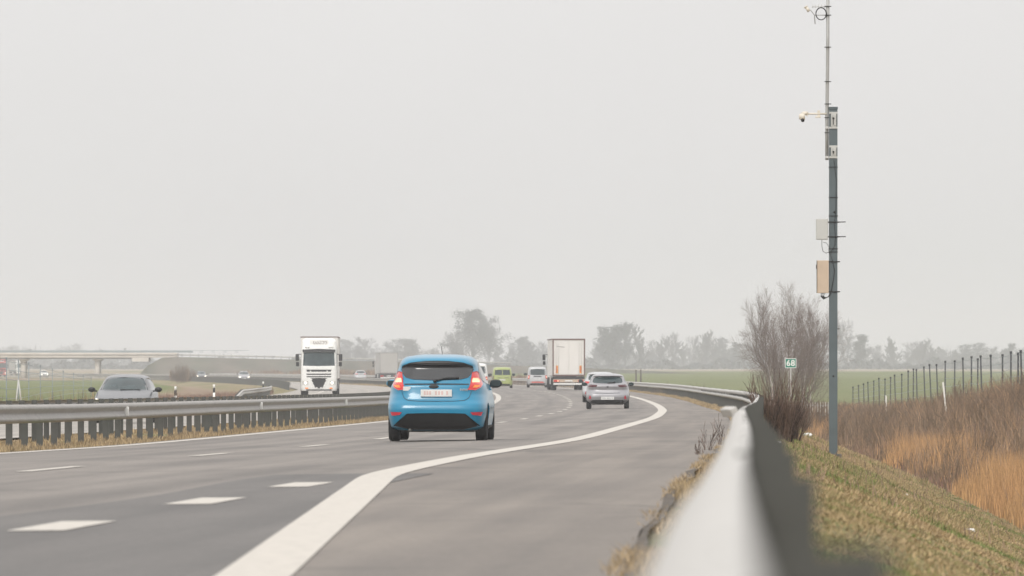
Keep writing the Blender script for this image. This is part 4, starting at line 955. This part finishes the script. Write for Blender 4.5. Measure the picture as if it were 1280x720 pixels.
# small pale picket railing beyond the sign
Yp = 420.0; rp = empty('picket_railing', ((1003 - 640) * Yp / 1e4, Yp, CZ + (460 - 524) * Yp / 1e4), 0, 'low pale picket railing in the dip between the birches and the mast', 'railing')
b = MB()
for k in range(11): x = k * .135; b.box(x - .02, x + .02, -.01, .01, 0, .9)
b.build('pickets', M['boxgrey'], rp)
b = MB(); b.box(-.04, 1.4, .012, .03, .7, .76); b.box(-.04, 1.4, .012, .03, .2, .26); b.build('rail', M['concdark'], rp)

# ------------------------------------------------------------------ trees
def grow(rng_, base, dirn, length, rad, depth, maxd, segs, out, kids=4, spread=.6, up=.25, decay=.62, kink=.12, minr=.004, start=.25):
    p = np.array(base, float); d = np.array(dirn, float); d /= np.linalg.norm(d); pts = [p.copy()]; rs = [rad]
    n = segs if depth < 2 else max(2, segs - depth)
    for i in range(n):
        d = d + rng_.normal(0, kink, 3) + np.array([0, 0, up * .25]); d /= np.linalg.norm(d)
        p = p + d * length / n; pts.append(p.copy()); rs.append(max(minr, rad * (1 - .8 * (i + 1) / n)))
    out.append((np.array(pts), np.array(rs), depth))
    if depth >= maxd: return
    nk = kids[depth] if isinstance(kids, (list, tuple)) else kids
    for k in range(nk):
        t = start + (1 - start) * (k + rng_.random()) / nk; i = min(n - 1, int(t * n)); f = t * n - i
        q = pts[i] * (1 - f) + pts[i + 1] * f; dd = pts[i + 1] - pts[i]; dd = dd / np.linalg.norm(dd)
        a = rng_.random() * 2 * math.pi; perp = np.cross(dd, [math.cos(a), math.sin(a), .2]); perp /= np.linalg.norm(perp)
        nd = dd + perp * spread * (.7 + .6 * rng_.random()) + np.array([0, 0, up]); 
        grow(rng_, q, nd, length * decay * (1.15 - .55 * t) * (.8 + .4 * rng_.random()), max(minr, rs[i] * .55), depth + 1, maxd, segs, out, kids, spread, up, decay, kink, minr, .15)
def tubes(paths, n=3):
    V = []; F = []; b = 0
    for pts, rs, dp in paths:
        k = 6 if dp == 0 else n
        d = np.gradient(pts, axis=0); d /= np.linalg.norm(d, axis=1)[:, None]
        a = np.cross(d, [0.3, .2, 1.0]); a /= (np.linalg.norm(a, axis=1)[:, None] + 1e-9); c = np.cross(d, a)
        th = np.arange(k) / k * 2 * math.pi
        ring = pts[:, None, :] + rs[:, None, None] * (a[:, None, :] * np.cos(th)[None, :, None] + c[:, None, :] * np.sin(th)[None, :, None])
        V.append(ring.reshape(-1, 3)); m = len(pts)
        for i in range(m - 1):
            for j in range(k): F.append((b + i * k + j, b + i * k + (j + 1) % k, b + (i + 1) * k + (j + 1) % k, b + (i + 1) * k + j))
        b += m * k
    return np.concatenate(V), np.array(F)
def leaves(paths, depthmin, per, size, rng_, spread=.3):
    P = np.concatenate([p for p, r, d in paths if d >= depthmin]); C = P[rng_.integers(0, len(P), per)] + rng_.normal(0, spread, (per, 3))
    a = rng_.normal(0, 1, (per, 3)); a /= np.linalg.norm(a, axis=1)[:, None]; b = np.cross(a, rng_.normal(0, 1, (per, 3))); b /= np.linalg.norm(b, axis=1)[:, None]
    s = size * (.5 + rng_.random((per, 1)))
    V = np.stack([C - a * s, C + b * s * .6, C + a * s, C - b * s * .6], 1).reshape(-1, 3); F = np.arange(per * 4).reshape(-1, 4); return V, F
def tree_meshes(key, seed, h, tm, cm_, **k):
    r = np.random.default_rng(seed); out = []
    lv = k.pop('leaf', None); wp = k.pop('wp', 96); tr = k.pop('trunk_r', h * .012); dr = k.pop('dir', (0, 0, 1))
    grow(r, (0, 0, -.2), dr, h * k.pop('len', .9), tr, 0, k.pop('maxd', 3), 7, out, **k)
    V, F = tubes([o for o in out if o[2] == 0]); t = np_mesh('trunk', V, F, tm, True)
    V, F = tubes([o for o in out if o[2] > 0]); c = np_mesh('crown', V, F, cm_, False)
    meshes = [('trunk', t), ('crown', c)]
    if lv: V, F = leaves(out, 1, lv[0], lv[1], r, lv[2]); meshes.append(('foliage', np_mesh('foliage', V, F, M['farleaf'])))
    top = max(o[0][:, 2].max() for o in out); wd = np.percentile(np.concatenate([np.abs(o[0][:, 0]) for o in out]), wp)
    return meshes, top, wd
def tree(name, label, tm_, X, Y, Z, H, Wd=None, group=None, rz=None):
    meshes, top, wd = tm_; sc = H / top; sx_ = sc if Wd is None else Wd / 2 / wd
    r = empty(name, (X, Y, Z), random.random() * 6.3 if rz is None else rz, label, 'tree', group); r.scale = (sx_, sx_, sc)
    for n_, me in meshes: link_mesh(n_, me, r)
    return r
# near birches
b1 = tree_meshes('b1', 3, 8, M['birchbark'], M['twig'], kids=[40, 11, 7], maxd=3, spread=.75, up=.10, decay=.50, start=.24, trunk_r=.085, minr=.0046, wp=91, kink=.09)
b2 = tree_meshes('b2', 11, 8, M['birchbark'], M['twig'], kids=[36, 11, 7], maxd=3, spread=.85, up=.06, decay=.50, start=.22, trunk_r=.08, minr=.0046, wp=91, kink=.12)
BYs = 400.0
def at(px, Y): return (px - 640) * Y / 1e4
for px, dY, top, wpx, tm_, lb in ((973, 0, 352, 52, b1, 'leftmost bare birch with a white trunk, left of the green sign post'), (983, 5, 347, 50, b2, 'tallest bare birch with a white trunk directly behind the green sign'),
                           (997, 12, 362, 50, b1, 'slender bare birch with a pale stem just right of the green sign'), (961, 8, 380, 44, b2, 'lower bare birch leaning out on the left side of the clump'), (1010, 20, 384, 54, b2, 'lower bushy bare tree between the birches and the mast')):
    Y = BYs + dY; X = at(px, Y); zg = gz(X, Y); tree('birch_tree', lb, tm_, X, Y, zg, CZ + (460 - top) * Y / 1e4 - zg, wpx * Y / 1e4, 'bare birches beside the green sign')
# scrub round the birches and the bush against the guardrail
def shrub_mesh(seed, n, h, rad, mt, minr=.004, kids=5, lean=.35, r0=.009):
    r = np.random.default_rng(seed); out = []
    for i in range(n):
        a = r.random() * 6.28; q = rad * math.sqrt(r.random()); d = (math.cos(a) * lean * r.random(), math.sin(a) * lean * r.random(), 1)
        grow(r, (q * math.cos(a), q * math.sin(a), -.1), d, h * (.55 + .45 * r.random()), r0, 1, 2, 5, out, kids, .5, .3, .45, .1, minr, .2)
    V, F = tubes(out); return np_mesh('branches', V, F, mt)
def shrub(label, X, Y, me, s=(1, 1, 1), name='bare_shrub', group=None, z=None):
    o = link_mesh(name, me, None, (X, Y, gz(X, Y) if z is None else z)); o.scale = s; o.rotation_euler = (0, 0, random.random() * 6); return tag(o, label, 'shrub', group)
sA = shrub_mesh(5, 90, 1.15, .26, M['twigred'], .0030, 7, .40); sB = shrub_mesh(6, 130, 1.0, 1.0, M['brush'], .008, 6, .6, .012)
for px, Y, s, lb in ((972, 138, (1, 1.2, 1.0), 'dense red brown bush leaning over the right guardrail in front of the birches'), (986, 150, (.8, 1.1, .75), 'smaller red brown bush at the right foot of the dense bush')):
    shrub(lb, at(px, Y), Y, sA, s, group='red brown bushes behind the right guardrail')
for i, (px, Y, sw, sh_) in enumerate(((947, 398, .8, 1.0), (964, 392, .9, 1.1), (992, 395, 1.0, 1.2), (1012, 402, 1.1, 1.8), (1026, 410, 1.0, 1.4))):
    shrub(['dark scrub at the left foot of the birches', 'dark scrub in front of the leftmost birch', 'dark scrub right below the green sign', 'tallest dark scrub under the lower bushy tree', 'dark scrub just left of the mast'][i], at(px, Y), Y, sB, (sw, sw, sh_), group='scrub under the birches')
for i, (px, Y, sw, sh_) in enumerate(((852, 640, 1.6, 2.1), (884, 620, 1.3, 1.7), (905, 600, 1.5, 1.6), (835, 680, 1.0, 1.4))):
    shrub(['dark round shrub in the green field above the right guardrail', 'low dark shrub in the field, second from the birches', 'low dark shrub in the field nearest the birches', 'small faint shrub in the field left of the dark round one'][i], at(px, Y), Y, sB, (sw, sw, sh_), group='shrubs in the right field')
for i, (px, Y, sw, sh_) in enumerate(((228, 1250, 1.0, 2.9), (239, 1260, .9, 1.9), (220, 1300, .9, 2.1))):
    shrub(['tallest dark bush at the foot of the embankment, right of the bridge', 'dark bush on the right of the three at the embankment foot', 'dark bush on the left of the three at the embankment foot'][i], at(px, Y), Y, sB, (sw, sw, sh_), group='bushes at the embankment foot')
for i, px in enumerate((795, 801)):
    Y = 900; X = at(px, Y); b = MB(); b.tube([(0, 0, -.2), (0, 0, 2.3)], .09, 8); tag(b.build('timber_post', M['wood'], None, (X, Y, gz(X, Y))), ['left', 'right'][i] + ' one of two dark timber posts in the field beside the silver grey hatchback', 'post', 'two timber posts')
# far trees
fb = [tree_meshes('f', 21, 12, M['fartwig'], M['fartwig'], kids=[20, 9, 7], maxd=3, spread=.9, up=.2, decay=.55, start=.05, trunk_r=.22, minr=.03, kink=.12),
      tree_meshes('f', 22, 12, M['fartwig'], M['fartwig'], kids=[24, 8, 6], maxd=3, spread=.45, up=.6, decay=.38, start=.05, trunk_r=.18, minr=.03, kink=.08),
      tree_meshes('f', 23, 12, M['fartwig'], M['fartwig'], kids=[18, 9, 5], maxd=3, spread=.9, up=.15, decay=.46, start=.05, trunk_r=.2, minr=.025, kink=.13, leaf=(4500, .13, .3)),
      tree_meshes('f', 24, 12, M['fartwig'], M['fartwig'], kids=[20, 6, 4], maxd=3, spread=.6, up=.3, decay=.36, start=.05, trunk_r=.2, minr=.03, kink=.06, leaf=(6000, .14, .25))]
big = tree_meshes('f', 31, 14, M['fartwig'], M['fartwig'], kids=[22, 12, 7], maxd=3, spread=.95, up=.12, decay=.46, start=.05, trunk_r=.3, minr=.022, kink=.13, leaf=(9000, .13, .35))
def far(px, top, wpx, kind, Y, label, group='misty far trees'):
    Y *= 1.6; X = at(px, Y); zg = gz(X, Y); return tree('winter_tree', label, kind, X, Y, zg, CZ + (460 - top) * Y / 1e4 - zg, wpx * Y / 1e4, group, 0.3 + px * .37)
far(592, 386, 64, big, 1950, 'largest misty tree with a dense rounded crown above the blue car')
far(769, 405, 46, fb[3], 2000, 'dense misty tree with a pointed top, right of the white lorry')
far(760, 408, 26, fb[3], 2010, 'dense misty tree just left of the pointed one beside the white lorry')
far(781, 403, 14, fb[3], 2020, 'narrow spire shaped misty tree on the right of the clump beside the white lorry')
far(801, 402, 22, fb[1], 2050, 'slender faint bare tree right of the spire shaped one')
LIST = [(430, 428, 34, 0, 2350), (446, 424, 32, 2, 2300), (463, 420, 40, 0, 2250), (484, 423, 36, 2, 2300), (503, 427, 30, 1, 2350), (519, 424, 30, 3, 2200), (537, 434, 28, 0, 2400), (556, 438, 24, 1, 2450), (570, 410, 28, 0, 2000),
        (612, 402, 26, 0, 2050), (626, 430, 24, 1, 2400), (641, 420, 26, 2, 2200), (655, 428, 22, 1, 2300), (667, 424, 28, 2, 2250), (681, 426, 24, 0, 2300), (739, 432, 20, 1, 2400), (750, 425, 22, 0, 2300),
        (815, 424, 24, 0, 2400), (828, 420, 24, 1, 2350), (841, 414, 26, 0, 2350), (853, 424, 22, 1, 2450), (863, 418, 24, 0, 2400), (876, 411, 24, 1, 2300), (884, 416, 22, 0, 2300), (896, 420, 22, 1, 2400), (906, 422, 24, 2, 2350), (917, 428, 18, 3, 2300), (929, 426, 24, 0, 2400), (941, 430, 26, 2, 2450),
        (1058, 396, 36, 0, 2100), (1071, 418, 24, 3, 2050), (1083, 432, 20, 1, 2400), (1096, 430, 22, 0, 2300), (1110, 428, 24, 1, 2400), (1121, 420, 22, 1, 2300), (1136, 426, 28, 0, 2350), (1148, 422, 24, 1, 2350), (1160, 426, 26, 0, 2400), (1172, 432, 20, 1, 2450), (1186, 436, 24, 0, 2450),
        (1203, 430, 30, 2, 2250), (1220, 428, 30, 2, 2250), (1236, 432, 24, 0, 2350), (1247, 436, 22, 1, 2400), (1260, 429, 18, 3, 2250), (1272, 434, 26, 0, 2350), (1292, 432, 30, 0, 2350), (1320, 428, 30, 2, 2350),
        (1017, 432, 26, 0, 2400), (996, 430, 26, 1, 2400), (968, 432, 26, 2, 2400),
        (10, 431, 46, 0, 3200), (76, 434, 24, 0, 3300), (94, 428, 34, 0, 3200), (112, 435, 24, 1, 3300), (-20, 434, 40, 0, 3300), (140, 442, 26, 0, 3300), (170, 444, 26, 2, 3300), (-50, 432, 36, 0, 3200)]
def near_what(px):
    for a, t in ((60, 'above the bridge left end'), (200, 'beyond the bridge deck'), (500, 'between the two box lorries at left'), (575, 'left of the largest tree'), (635, 'right of the largest tree'), (700, 'above the vans'), (760, 'beside the white lorry'), (850, 'just past the white lorry'), (950, 'left of the birches'), (1035, 'seen through the birches'), (1080, 'just right of the mast'), (1200, 'over the green field'), (1400, 'behind the long fence')):
        if px < a: return t
    return ''
cnt = {}
for px, top, wd, k, Y in sorted(LIST):
    wn = near_what(px); n = cnt[wn] = cnt.get(wn, 0) + 1
    kd = ['broad bare misty tree', 'slim bare misty tree', 'dense misty tree', 'dark pointed misty tree'][k]
    ordn = ['first', 'second', 'third', 'fourth', 'fifth', 'sixth', 'seventh', 'eighth', 'ninth', 'tenth', 'eleventh', 'twelfth', 'thirteenth', 'fourteenth'][n - 1]
    far(px, top, wd, fb[k], Y, kd + ' ' + wn + ', ' + ordn + ' from left')
# far wood closing the horizon
r = np.random.default_rng(5); paths = []
for i in range(1500):
    Y = 4000 + r.random() * 800; px = r.random() * 1500 - 110; X = at(px, Y); z0 = gz(X, Y); hg = (2.2 + 2.6 * r.random() + 1.6 * math.sin(px * .05) + 1.3 * math.sin(px * .017)) * 1.9
    n = 5; 
    for k in range(5):
        q = np.array([X + r.normal(0, 1.2), Y, z0]); d = np.array([r.normal(0, .25), 0, 1.0]); L_ = hg * (.5 + .5 * r.random())
        p = np.array([q, q + d * L_ * .5, q + d * L_ + np.array([r.normal(0, .4), 0, 0])]); paths.append((p, np.array([.2, .13, .05]), 1))
V1, F1 = tubes(paths); 
nl = 26000; px = r.random(nl) * 1500 - 110; Y = 4000 + r.random(nl) * 800; X = (px - 640) * Y / 1e4
hg = (2.6 + 1.6 * np.sin(px * .05) + 1.3 * np.sin(px * .017) + 1.2 * np.sin(px * .21)) * 1.8; Z = CZ - .8 + np.clip(hg, 1, 14) * r.random(nl) ** .8
C = np.stack([X, Y, Z], 1); a = r.normal(0, .5, (nl, 3)); b_ = r.normal(0, .5, (nl, 3))
V2 = np.stack([C - a, C + b_, C + a, C - b_], 1).reshape(-1, 3)
nl2 = 22000; px = r.random(nl2) * 1500 - 110; Y = 3000 + r.random(nl2) * 700; X = (px - 640) * Y / 1e4
hg2 = 2.6 + 1.3 * np.sin(px * .07 + 1) + .9 * np.sin(px * .19); C = np.stack([X, Y, CZ - .5 + np.clip(hg2, .6, 6) * r.random(nl2)], 1); a2 = r.normal(0, .4, (nl2, 3)); b2_ = r.normal(0, .4, (nl2, 3))
V3 = np.stack([C - a2, C + b2_, C + a2, C - b2_], 1).reshape(-1, 3)
tag(link_mesh('distant_undergrowth', np_mesh('distant_undergrowth', V3, np.arange(nl2 * 4).reshape(-1, 4), M['fartwig'])), 'misty thicket round the feet of the far trees', 'undergrowth', kind='stuff')
tag(link_mesh('distant_woodland', np_mesh('distant_woodland', V1, F1, M['fartwig'])), 'hazy low woodland closing the horizon', 'woodland', kind='stuff')
tag(link_mesh('distant_undergrowth', np_mesh('distant_undergrowth', V2, np.arange(nl * 4).reshape(-1, 4), M['fartwig'])), 'hazy undergrowth below the far trees', 'undergrowth', kind='stuff')

# ------------------------------------------------------------------ grasses (one sheet of blades each)
def blades(name, label, n, sampler, hgt, wid, m, lean=.3, cat='grass', seed=1, segs=2, side=0):
    r = np.random.default_rng(seed); X, Y, Z, S = sampler(r, n); n = len(X)
    a = r.random(n) * 6.283; hh_ = hgt * (.45 + .75 * r.random(n)) * S; l = lean * hh_ * r.random(n)
    dx, dy = np.cos(a), np.sin(a); wv = wid * (.6 + .8 * r.random(n)) / 2
    P0 = np.stack([X, Y, Z], 1); V = np.zeros((n, 5, 3)); px_, py_ = np.ones(n) * .97, r.normal(0, .3, n)
    V[:, 0] = P0 - np.stack([px_ * wv, py_ * wv, 0 * wv], 1); V[:, 1] = P0 + np.stack([px_ * wv, py_ * wv, 0 * wv], 1)
    mid = P0 + np.stack([dx * l * .35, dy * l * .35, hh_ * .55], 1)
    V[:, 2] = mid + np.stack([px_ * wv * .8, py_ * wv * .8, 0 * wv], 1); V[:, 3] = mid - np.stack([px_ * wv * .8, py_ * wv * .8, 0 * wv], 1)
    V[:, 4] = P0 + np.stack([dx * l, dy * l, hh_ * .98], 1)
    b = np.arange(n)[:, None] * 5
    F = np.concatenate([b + [0, 1, 2], b + [0, 2, 3], b + [3, 2, 4]], 0)
    return tag(link_mesh(name, np_mesh(name, V.reshape(-1, 3), F, m)), label, cat, kind='stuff')
def zgrid(Y, d):     # vectorised ground height
    out = np.empty(len(Y)); k = np.round(Y / 4).astype(int)
    for q in np.unique(k):
        s = k == q; p = prof(float(q * 4)); H0 = float(Hc(q * 4)); out[s] = np.interp(d[s], [a for a, b in p], [b for a, b in p]) - (Hc(Y[s]) - H0)
    e = railx(Y) - Rc(Y); x = d - e; H = Hc(Y); zr = ZR(Y)
    xs = [-.66, .3, .8, 1.5, 3, 4.7, 7, 10, 13]; vs = [-H - .035, -H - .02, -H - .14, -H - .45, -H - 1.1, -H - 1.75, -H - 1.85, (-H - 1.85) * .45 + zr * .55, zr]
    for i in range(8):
        m_ = (x >= xs[i]) & (x < xs[i + 1]) & (d > 0); t = (x - xs[i]) / (xs[i + 1] - xs[i]); z_ = vs[i] * (1 - t) + vs[i + 1] * t; out[m_] = z_[m_]
    return out + CZ - .01
def samp(y0, y1, d0, d1, rail=True, pw=1.0, clump=None, szf=None):
    def f(r, n):
        u = r.random(n) ** pw; Y = y0 + (y1 - y0) * u; dr = d0 + (d1 - d0) * r.random(n)
        d = dr + (railx(Y) - Rc(Y)) if rail else dr
        X = Rc(Y) + d; S = np.ones(n)
        if clump: 
            q = np.sin(X * clump * 2.1 + 3 * np.sin(Y * clump * .13)) + np.sin(Y * clump * .31 + X) + r.normal(0, .7, n); k = q > -.4; S = .7 + .3 * np.clip(q, -1, 1.5)
        if szf is not None: S = S * szf(X, Y, dr)
        Z = zgrid(Y, d)
        if clump: X, Y, Z, S = X[k], Y[k], Z[k], S[k]
        return X, Y, Z, S
    return f
def patchy(y0, y1, d0, d1, cond, **k):
    f0 = samp(y0, y1, d0, d1, **k)
    def f(r, n):
        X, Y, Z, S = f0(r, n); d = X - railx(Y); q = cond(X, Y, d, r); return X[q], Y[q], Z[q], S[q]
    return f
blades('verge_grass', 'short dry grass with green patches on the bank right of the guardrail', 210000, samp(34, 230, .1, 4.9, pw=1.3, clump=1.0, szf=lambda X, Y, d: .45 + .5 * np.clip(np.sin(X * 2.3 + Y * .17) * np.sin(Y * .41 - X) + .3, 0, 1) + .55 * np.clip(np.sin(X * .9 - Y * .09), 0, 1)), .062, .009, M['grass'], 1.5, seed=2)
blades('verge_grass', 'matted dead grass covering the right bank between the tufts', 110000, samp(30, 230, .1, 4.9, pw=1.4), .04, .010, M['grass'], 1.8, seed=33)
blades('verge_grass', 'fresh green grass patch on the bank below the mast', 13000, samp(78, 150, .3, 2.2, clump=1.6), .075, .009, M['freshgrass'], .9, seed=31)
blades('verge_grass', 'tall dry tussocks dotted over the right bank', 9000, patchy(60, 220, .4, 5.0, lambda X, Y, d, r: np.sin(X * 3.1 + Y * .23) * np.sin(Y * .53 + X * 1.7) > .72), .20, .009, M['stalk'], .9, seed=32)
blades('verge_grass', 'blurred grass at the very bottom right of the picture', 30000, samp(8, 40, .1, 3.5), .06, .006, M['grass'], 1.3, seed=21)
blades('verge_grass', 'dry grass on the bank farther along the right guardrail', 50000, samp(200, 520, .1, 4.9, clump=.7), .16, .02, M['grass'], .9, seed=3)
blades('verge_grass', 'thin dry grass between the hard shoulder and the right guardrail', 52000, samp(22, 180, -.56, .1, pw=1.2, clump=1.3), .075, .007, M['straw'], 1.0, seed=4)
blades('verge_grass', 'straw grass tufts under the far part of the right guardrail', 26000, samp(180, 700, -.5, .3, clump=.6), .14, .018, M['straw'], .8, seed=5)
reedy = lambda X, Y, d: 1.5 * np.exp(-((Y - 128) / 74) ** 6) + 1.0 * np.exp(-((Y - 262) / 22) ** 2 - ((d - 6.2) / 1.6) ** 2) + .9 * np.exp(-((Y - 440) / 60) ** 2 - ((d - 5.5) / 1.2) ** 2) + .25 * np.sin(X * 1.7 + Y * .21)
blades('reeds', 'tall orange dry reeds at the foot of the right bank', 70000, patchy(88, 480, 4.9, 8.2, lambda X, Y, d, r: reedy(X, Y, d) > .35 + .5 * r.random(len(X)), pw=1.5, szf=lambda X, Y, d: np.clip((d - 4.5) / 1.2, .35, 1)), 1.1, .013, M['reed'], .3, 'reeds', seed=6)
nr_ = lambda X, Y, d, r: reedy(X, Y, d) < .3 + .4 * r.random(len(X))
hf = lambda X, Y, d: np.clip((d - 4.4) / 1.5, .35, 1) * np.interp(Y, [100, 330, 420, 600], [1.05, 1.1, .75, .6]) * (.8 + .25 * np.sin(X * .9 + Y * .11) + .15 * np.sin(Y * .37))
blades('brush', 'dense dark brown brush between the right bank and the long fence', 60000, patchy(110, 620, 5.0, 13.5, nr_, pw=1.1, szf=hf), 1.2, .018, M['brush'], .55, 'brush', seed=8)
blades('brush', 'pale dry stalks standing up out of the brown brush', 14000, patchy(110, 560, 5.2, 13.5, lambda X, Y, d, r: np.sin(X * 1.3 + Y * .09) + np.sin(Y * .23 - X) > .3, pw=1.1, szf=hf), 1.35, .014, M['stalk'], .6, 'brush', seed=18)
blades('brush', 'grey brown undergrowth at the foot of the brush', 40000, patchy(110, 620, 4.9, 13.0, nr_, pw=1.1, szf=hf), .7, .02, M['weed'], .9, 'brush', seed=19)
_r = np.random.default_rng(77); _p = []
for i in range(150):
    Y = 150 + 420 * _r.random(); d = 5.6 + 7.5 * _r.random(); X = float(railx(Y)) + d
    if reedy(X, Y, d) > .4: continue
    zg = gz(X, Y)
    for k in range(4):
        grow(_r, (X + _r.normal(0, .3), Y + _r.normal(0, .5), zg - .05), (_r.normal(0, .3), _r.normal(0, .3), 1), float(np.interp(Y, [150, 330, 420, 600], [1.2, 1.3, .9, .7])) * (.7 + .5 * _r.random()), .012, 1, 3, 4, _p, [0, 6, 5], .6, .25, .5, .12, .005, .2)
_V, _F = tubes(_p); tag(link_mesh('brush', np_mesh('brush', _V, _F, M['brush'])), 'branching dark twigs tangled in the brown brush', 'brush', kind='stuff')
blades('brush', 'low brown scrub beyond the brush at the edge of the green field', 20000, samp(300, 900, 12, 17, clump=.3), .6, .03, M['brush'], .5, 'brush', seed=9)
blades('median_grass', 'straw coloured grass under the median guardrails', 70000, samp(105, 420, -12.6, -8.2, False, pw=1.2, clump=.8), .10, .012, M['straw'], .8, seed=10)
blades('median_grass', 'dry grass fringe between the left edge line and the median guardrail', 36000, samp(105, 420, -9.1, -8.12, False, pw=1.2, clump=.9), .13, .012, M['straw'], .8, seed=20)
blades('median_grass', 'straw grass along the far part of the median', 22000, samp(400, 1100, -12.6, -8.7, False, clump=.4), .22, .04, M['straw'], .6, seed=11)
blades('weeds', 'red brown dry weeds on the verge past the opposite carriageway', 26000, samp(300, 620, -33, -24.2, False, clump=.5), .55, .018, M['weed'], .4, 'weeds', seed=12)
blades('weeds', 'dark thin weed stems in front of the left field', 1500, samp(270, 420, -27, -23.8, False, clump=1.1), 1.0, .022, M['brush'], .3, 'weeds', seed=13)
blades('roadside_scrub', 'brown scrub along the foot of the embankment', 24000, samp(1100, 1650, 2.8, 22, False, clump=.1), 1.0, .12, M['brush'], .5, 'scrub', seed=14)
# individual dry weeds by the shoulder
for i, (px, Y, hg) in enumerate(((864, 92, .26), (884, 104, .45), (901, 118, .50), (873, 96, .3))):
    me = shrub_mesh(40 + i, 5, hg, .03, M['twigred'], .003, 5, .25, .004)
    shrub(['shortest dry weed at the edge of the hard shoulder', 'dry weed stalk between its neighbours at the shoulder edge', 'tallest dry weed stalk beside the near guardrail', 'second dry weed from the left at the shoulder edge'][i], at(px, Y), Y, me, name='dry_weed', group='dry weeds at the shoulder edge')
for i, (px, Y, s) in enumerate(((918, 128, .06), (1131, 118, .05), (1213, 96, .06), (1008, 205, .16))):
    bm = bmesh.new(); bmesh.ops.create_icosphere(bm, subdivisions=2, radius=s)
    for v in bm.verts: v.co.z *= .45; v.co *= 1 + .25 * math.sin(v.co.x * 90 + v.co.y * 70)
    me = bpy.data.meshes.new('litter'); bm.to_mesh(me); bm.free(); me.materials.append(M['litter'])
    X = at(px, Y) if px > 950 else float(railx(Y)) + .35; o = link_mesh('litter', me, None, (X, Y, gz(X, Y) + s * .3))
    tag(o, ['scrap of pale litter hidden behind the near guardrail', 'small pale litter scrap in the middle of the grass bank', 'pale litter scrap low on the grass bank by the reeds', 'pale stone at the top of the bank left of the mast'][i], 'litter', 'litter on the bank')

# ------------------------------------------------------------------ haze
bm = bmesh.new(); bmesh.ops.create_cube(bm, size=1); me = bpy.data.meshes.new('haze')
for v in bm.verts: v.co = Vector((v.co.x * 3600, 2420 + v.co.y * 5300, -7 + (v.co.z + .5) * 38))
bm.to_mesh(me); bm.free()
hm = bpy.data.materials.new('haze_air'); hm.use_nodes = True; nt = hm.node_tree; nt.nodes.clear()
pv = nt.nodes.new('ShaderNodeVolumePrincipled'); pv.inputs['Color'].default_value = (.83, .845, .865, 1); pv.inputs['Density'].default_value = .00025
ou = nt.nodes.new('ShaderNodeOutputMaterial'); nt.links.new(pv.outputs[0], ou.inputs['Volume']); me.materials.append(hm)
tag(link_mesh('haze', me), kind='stuff')
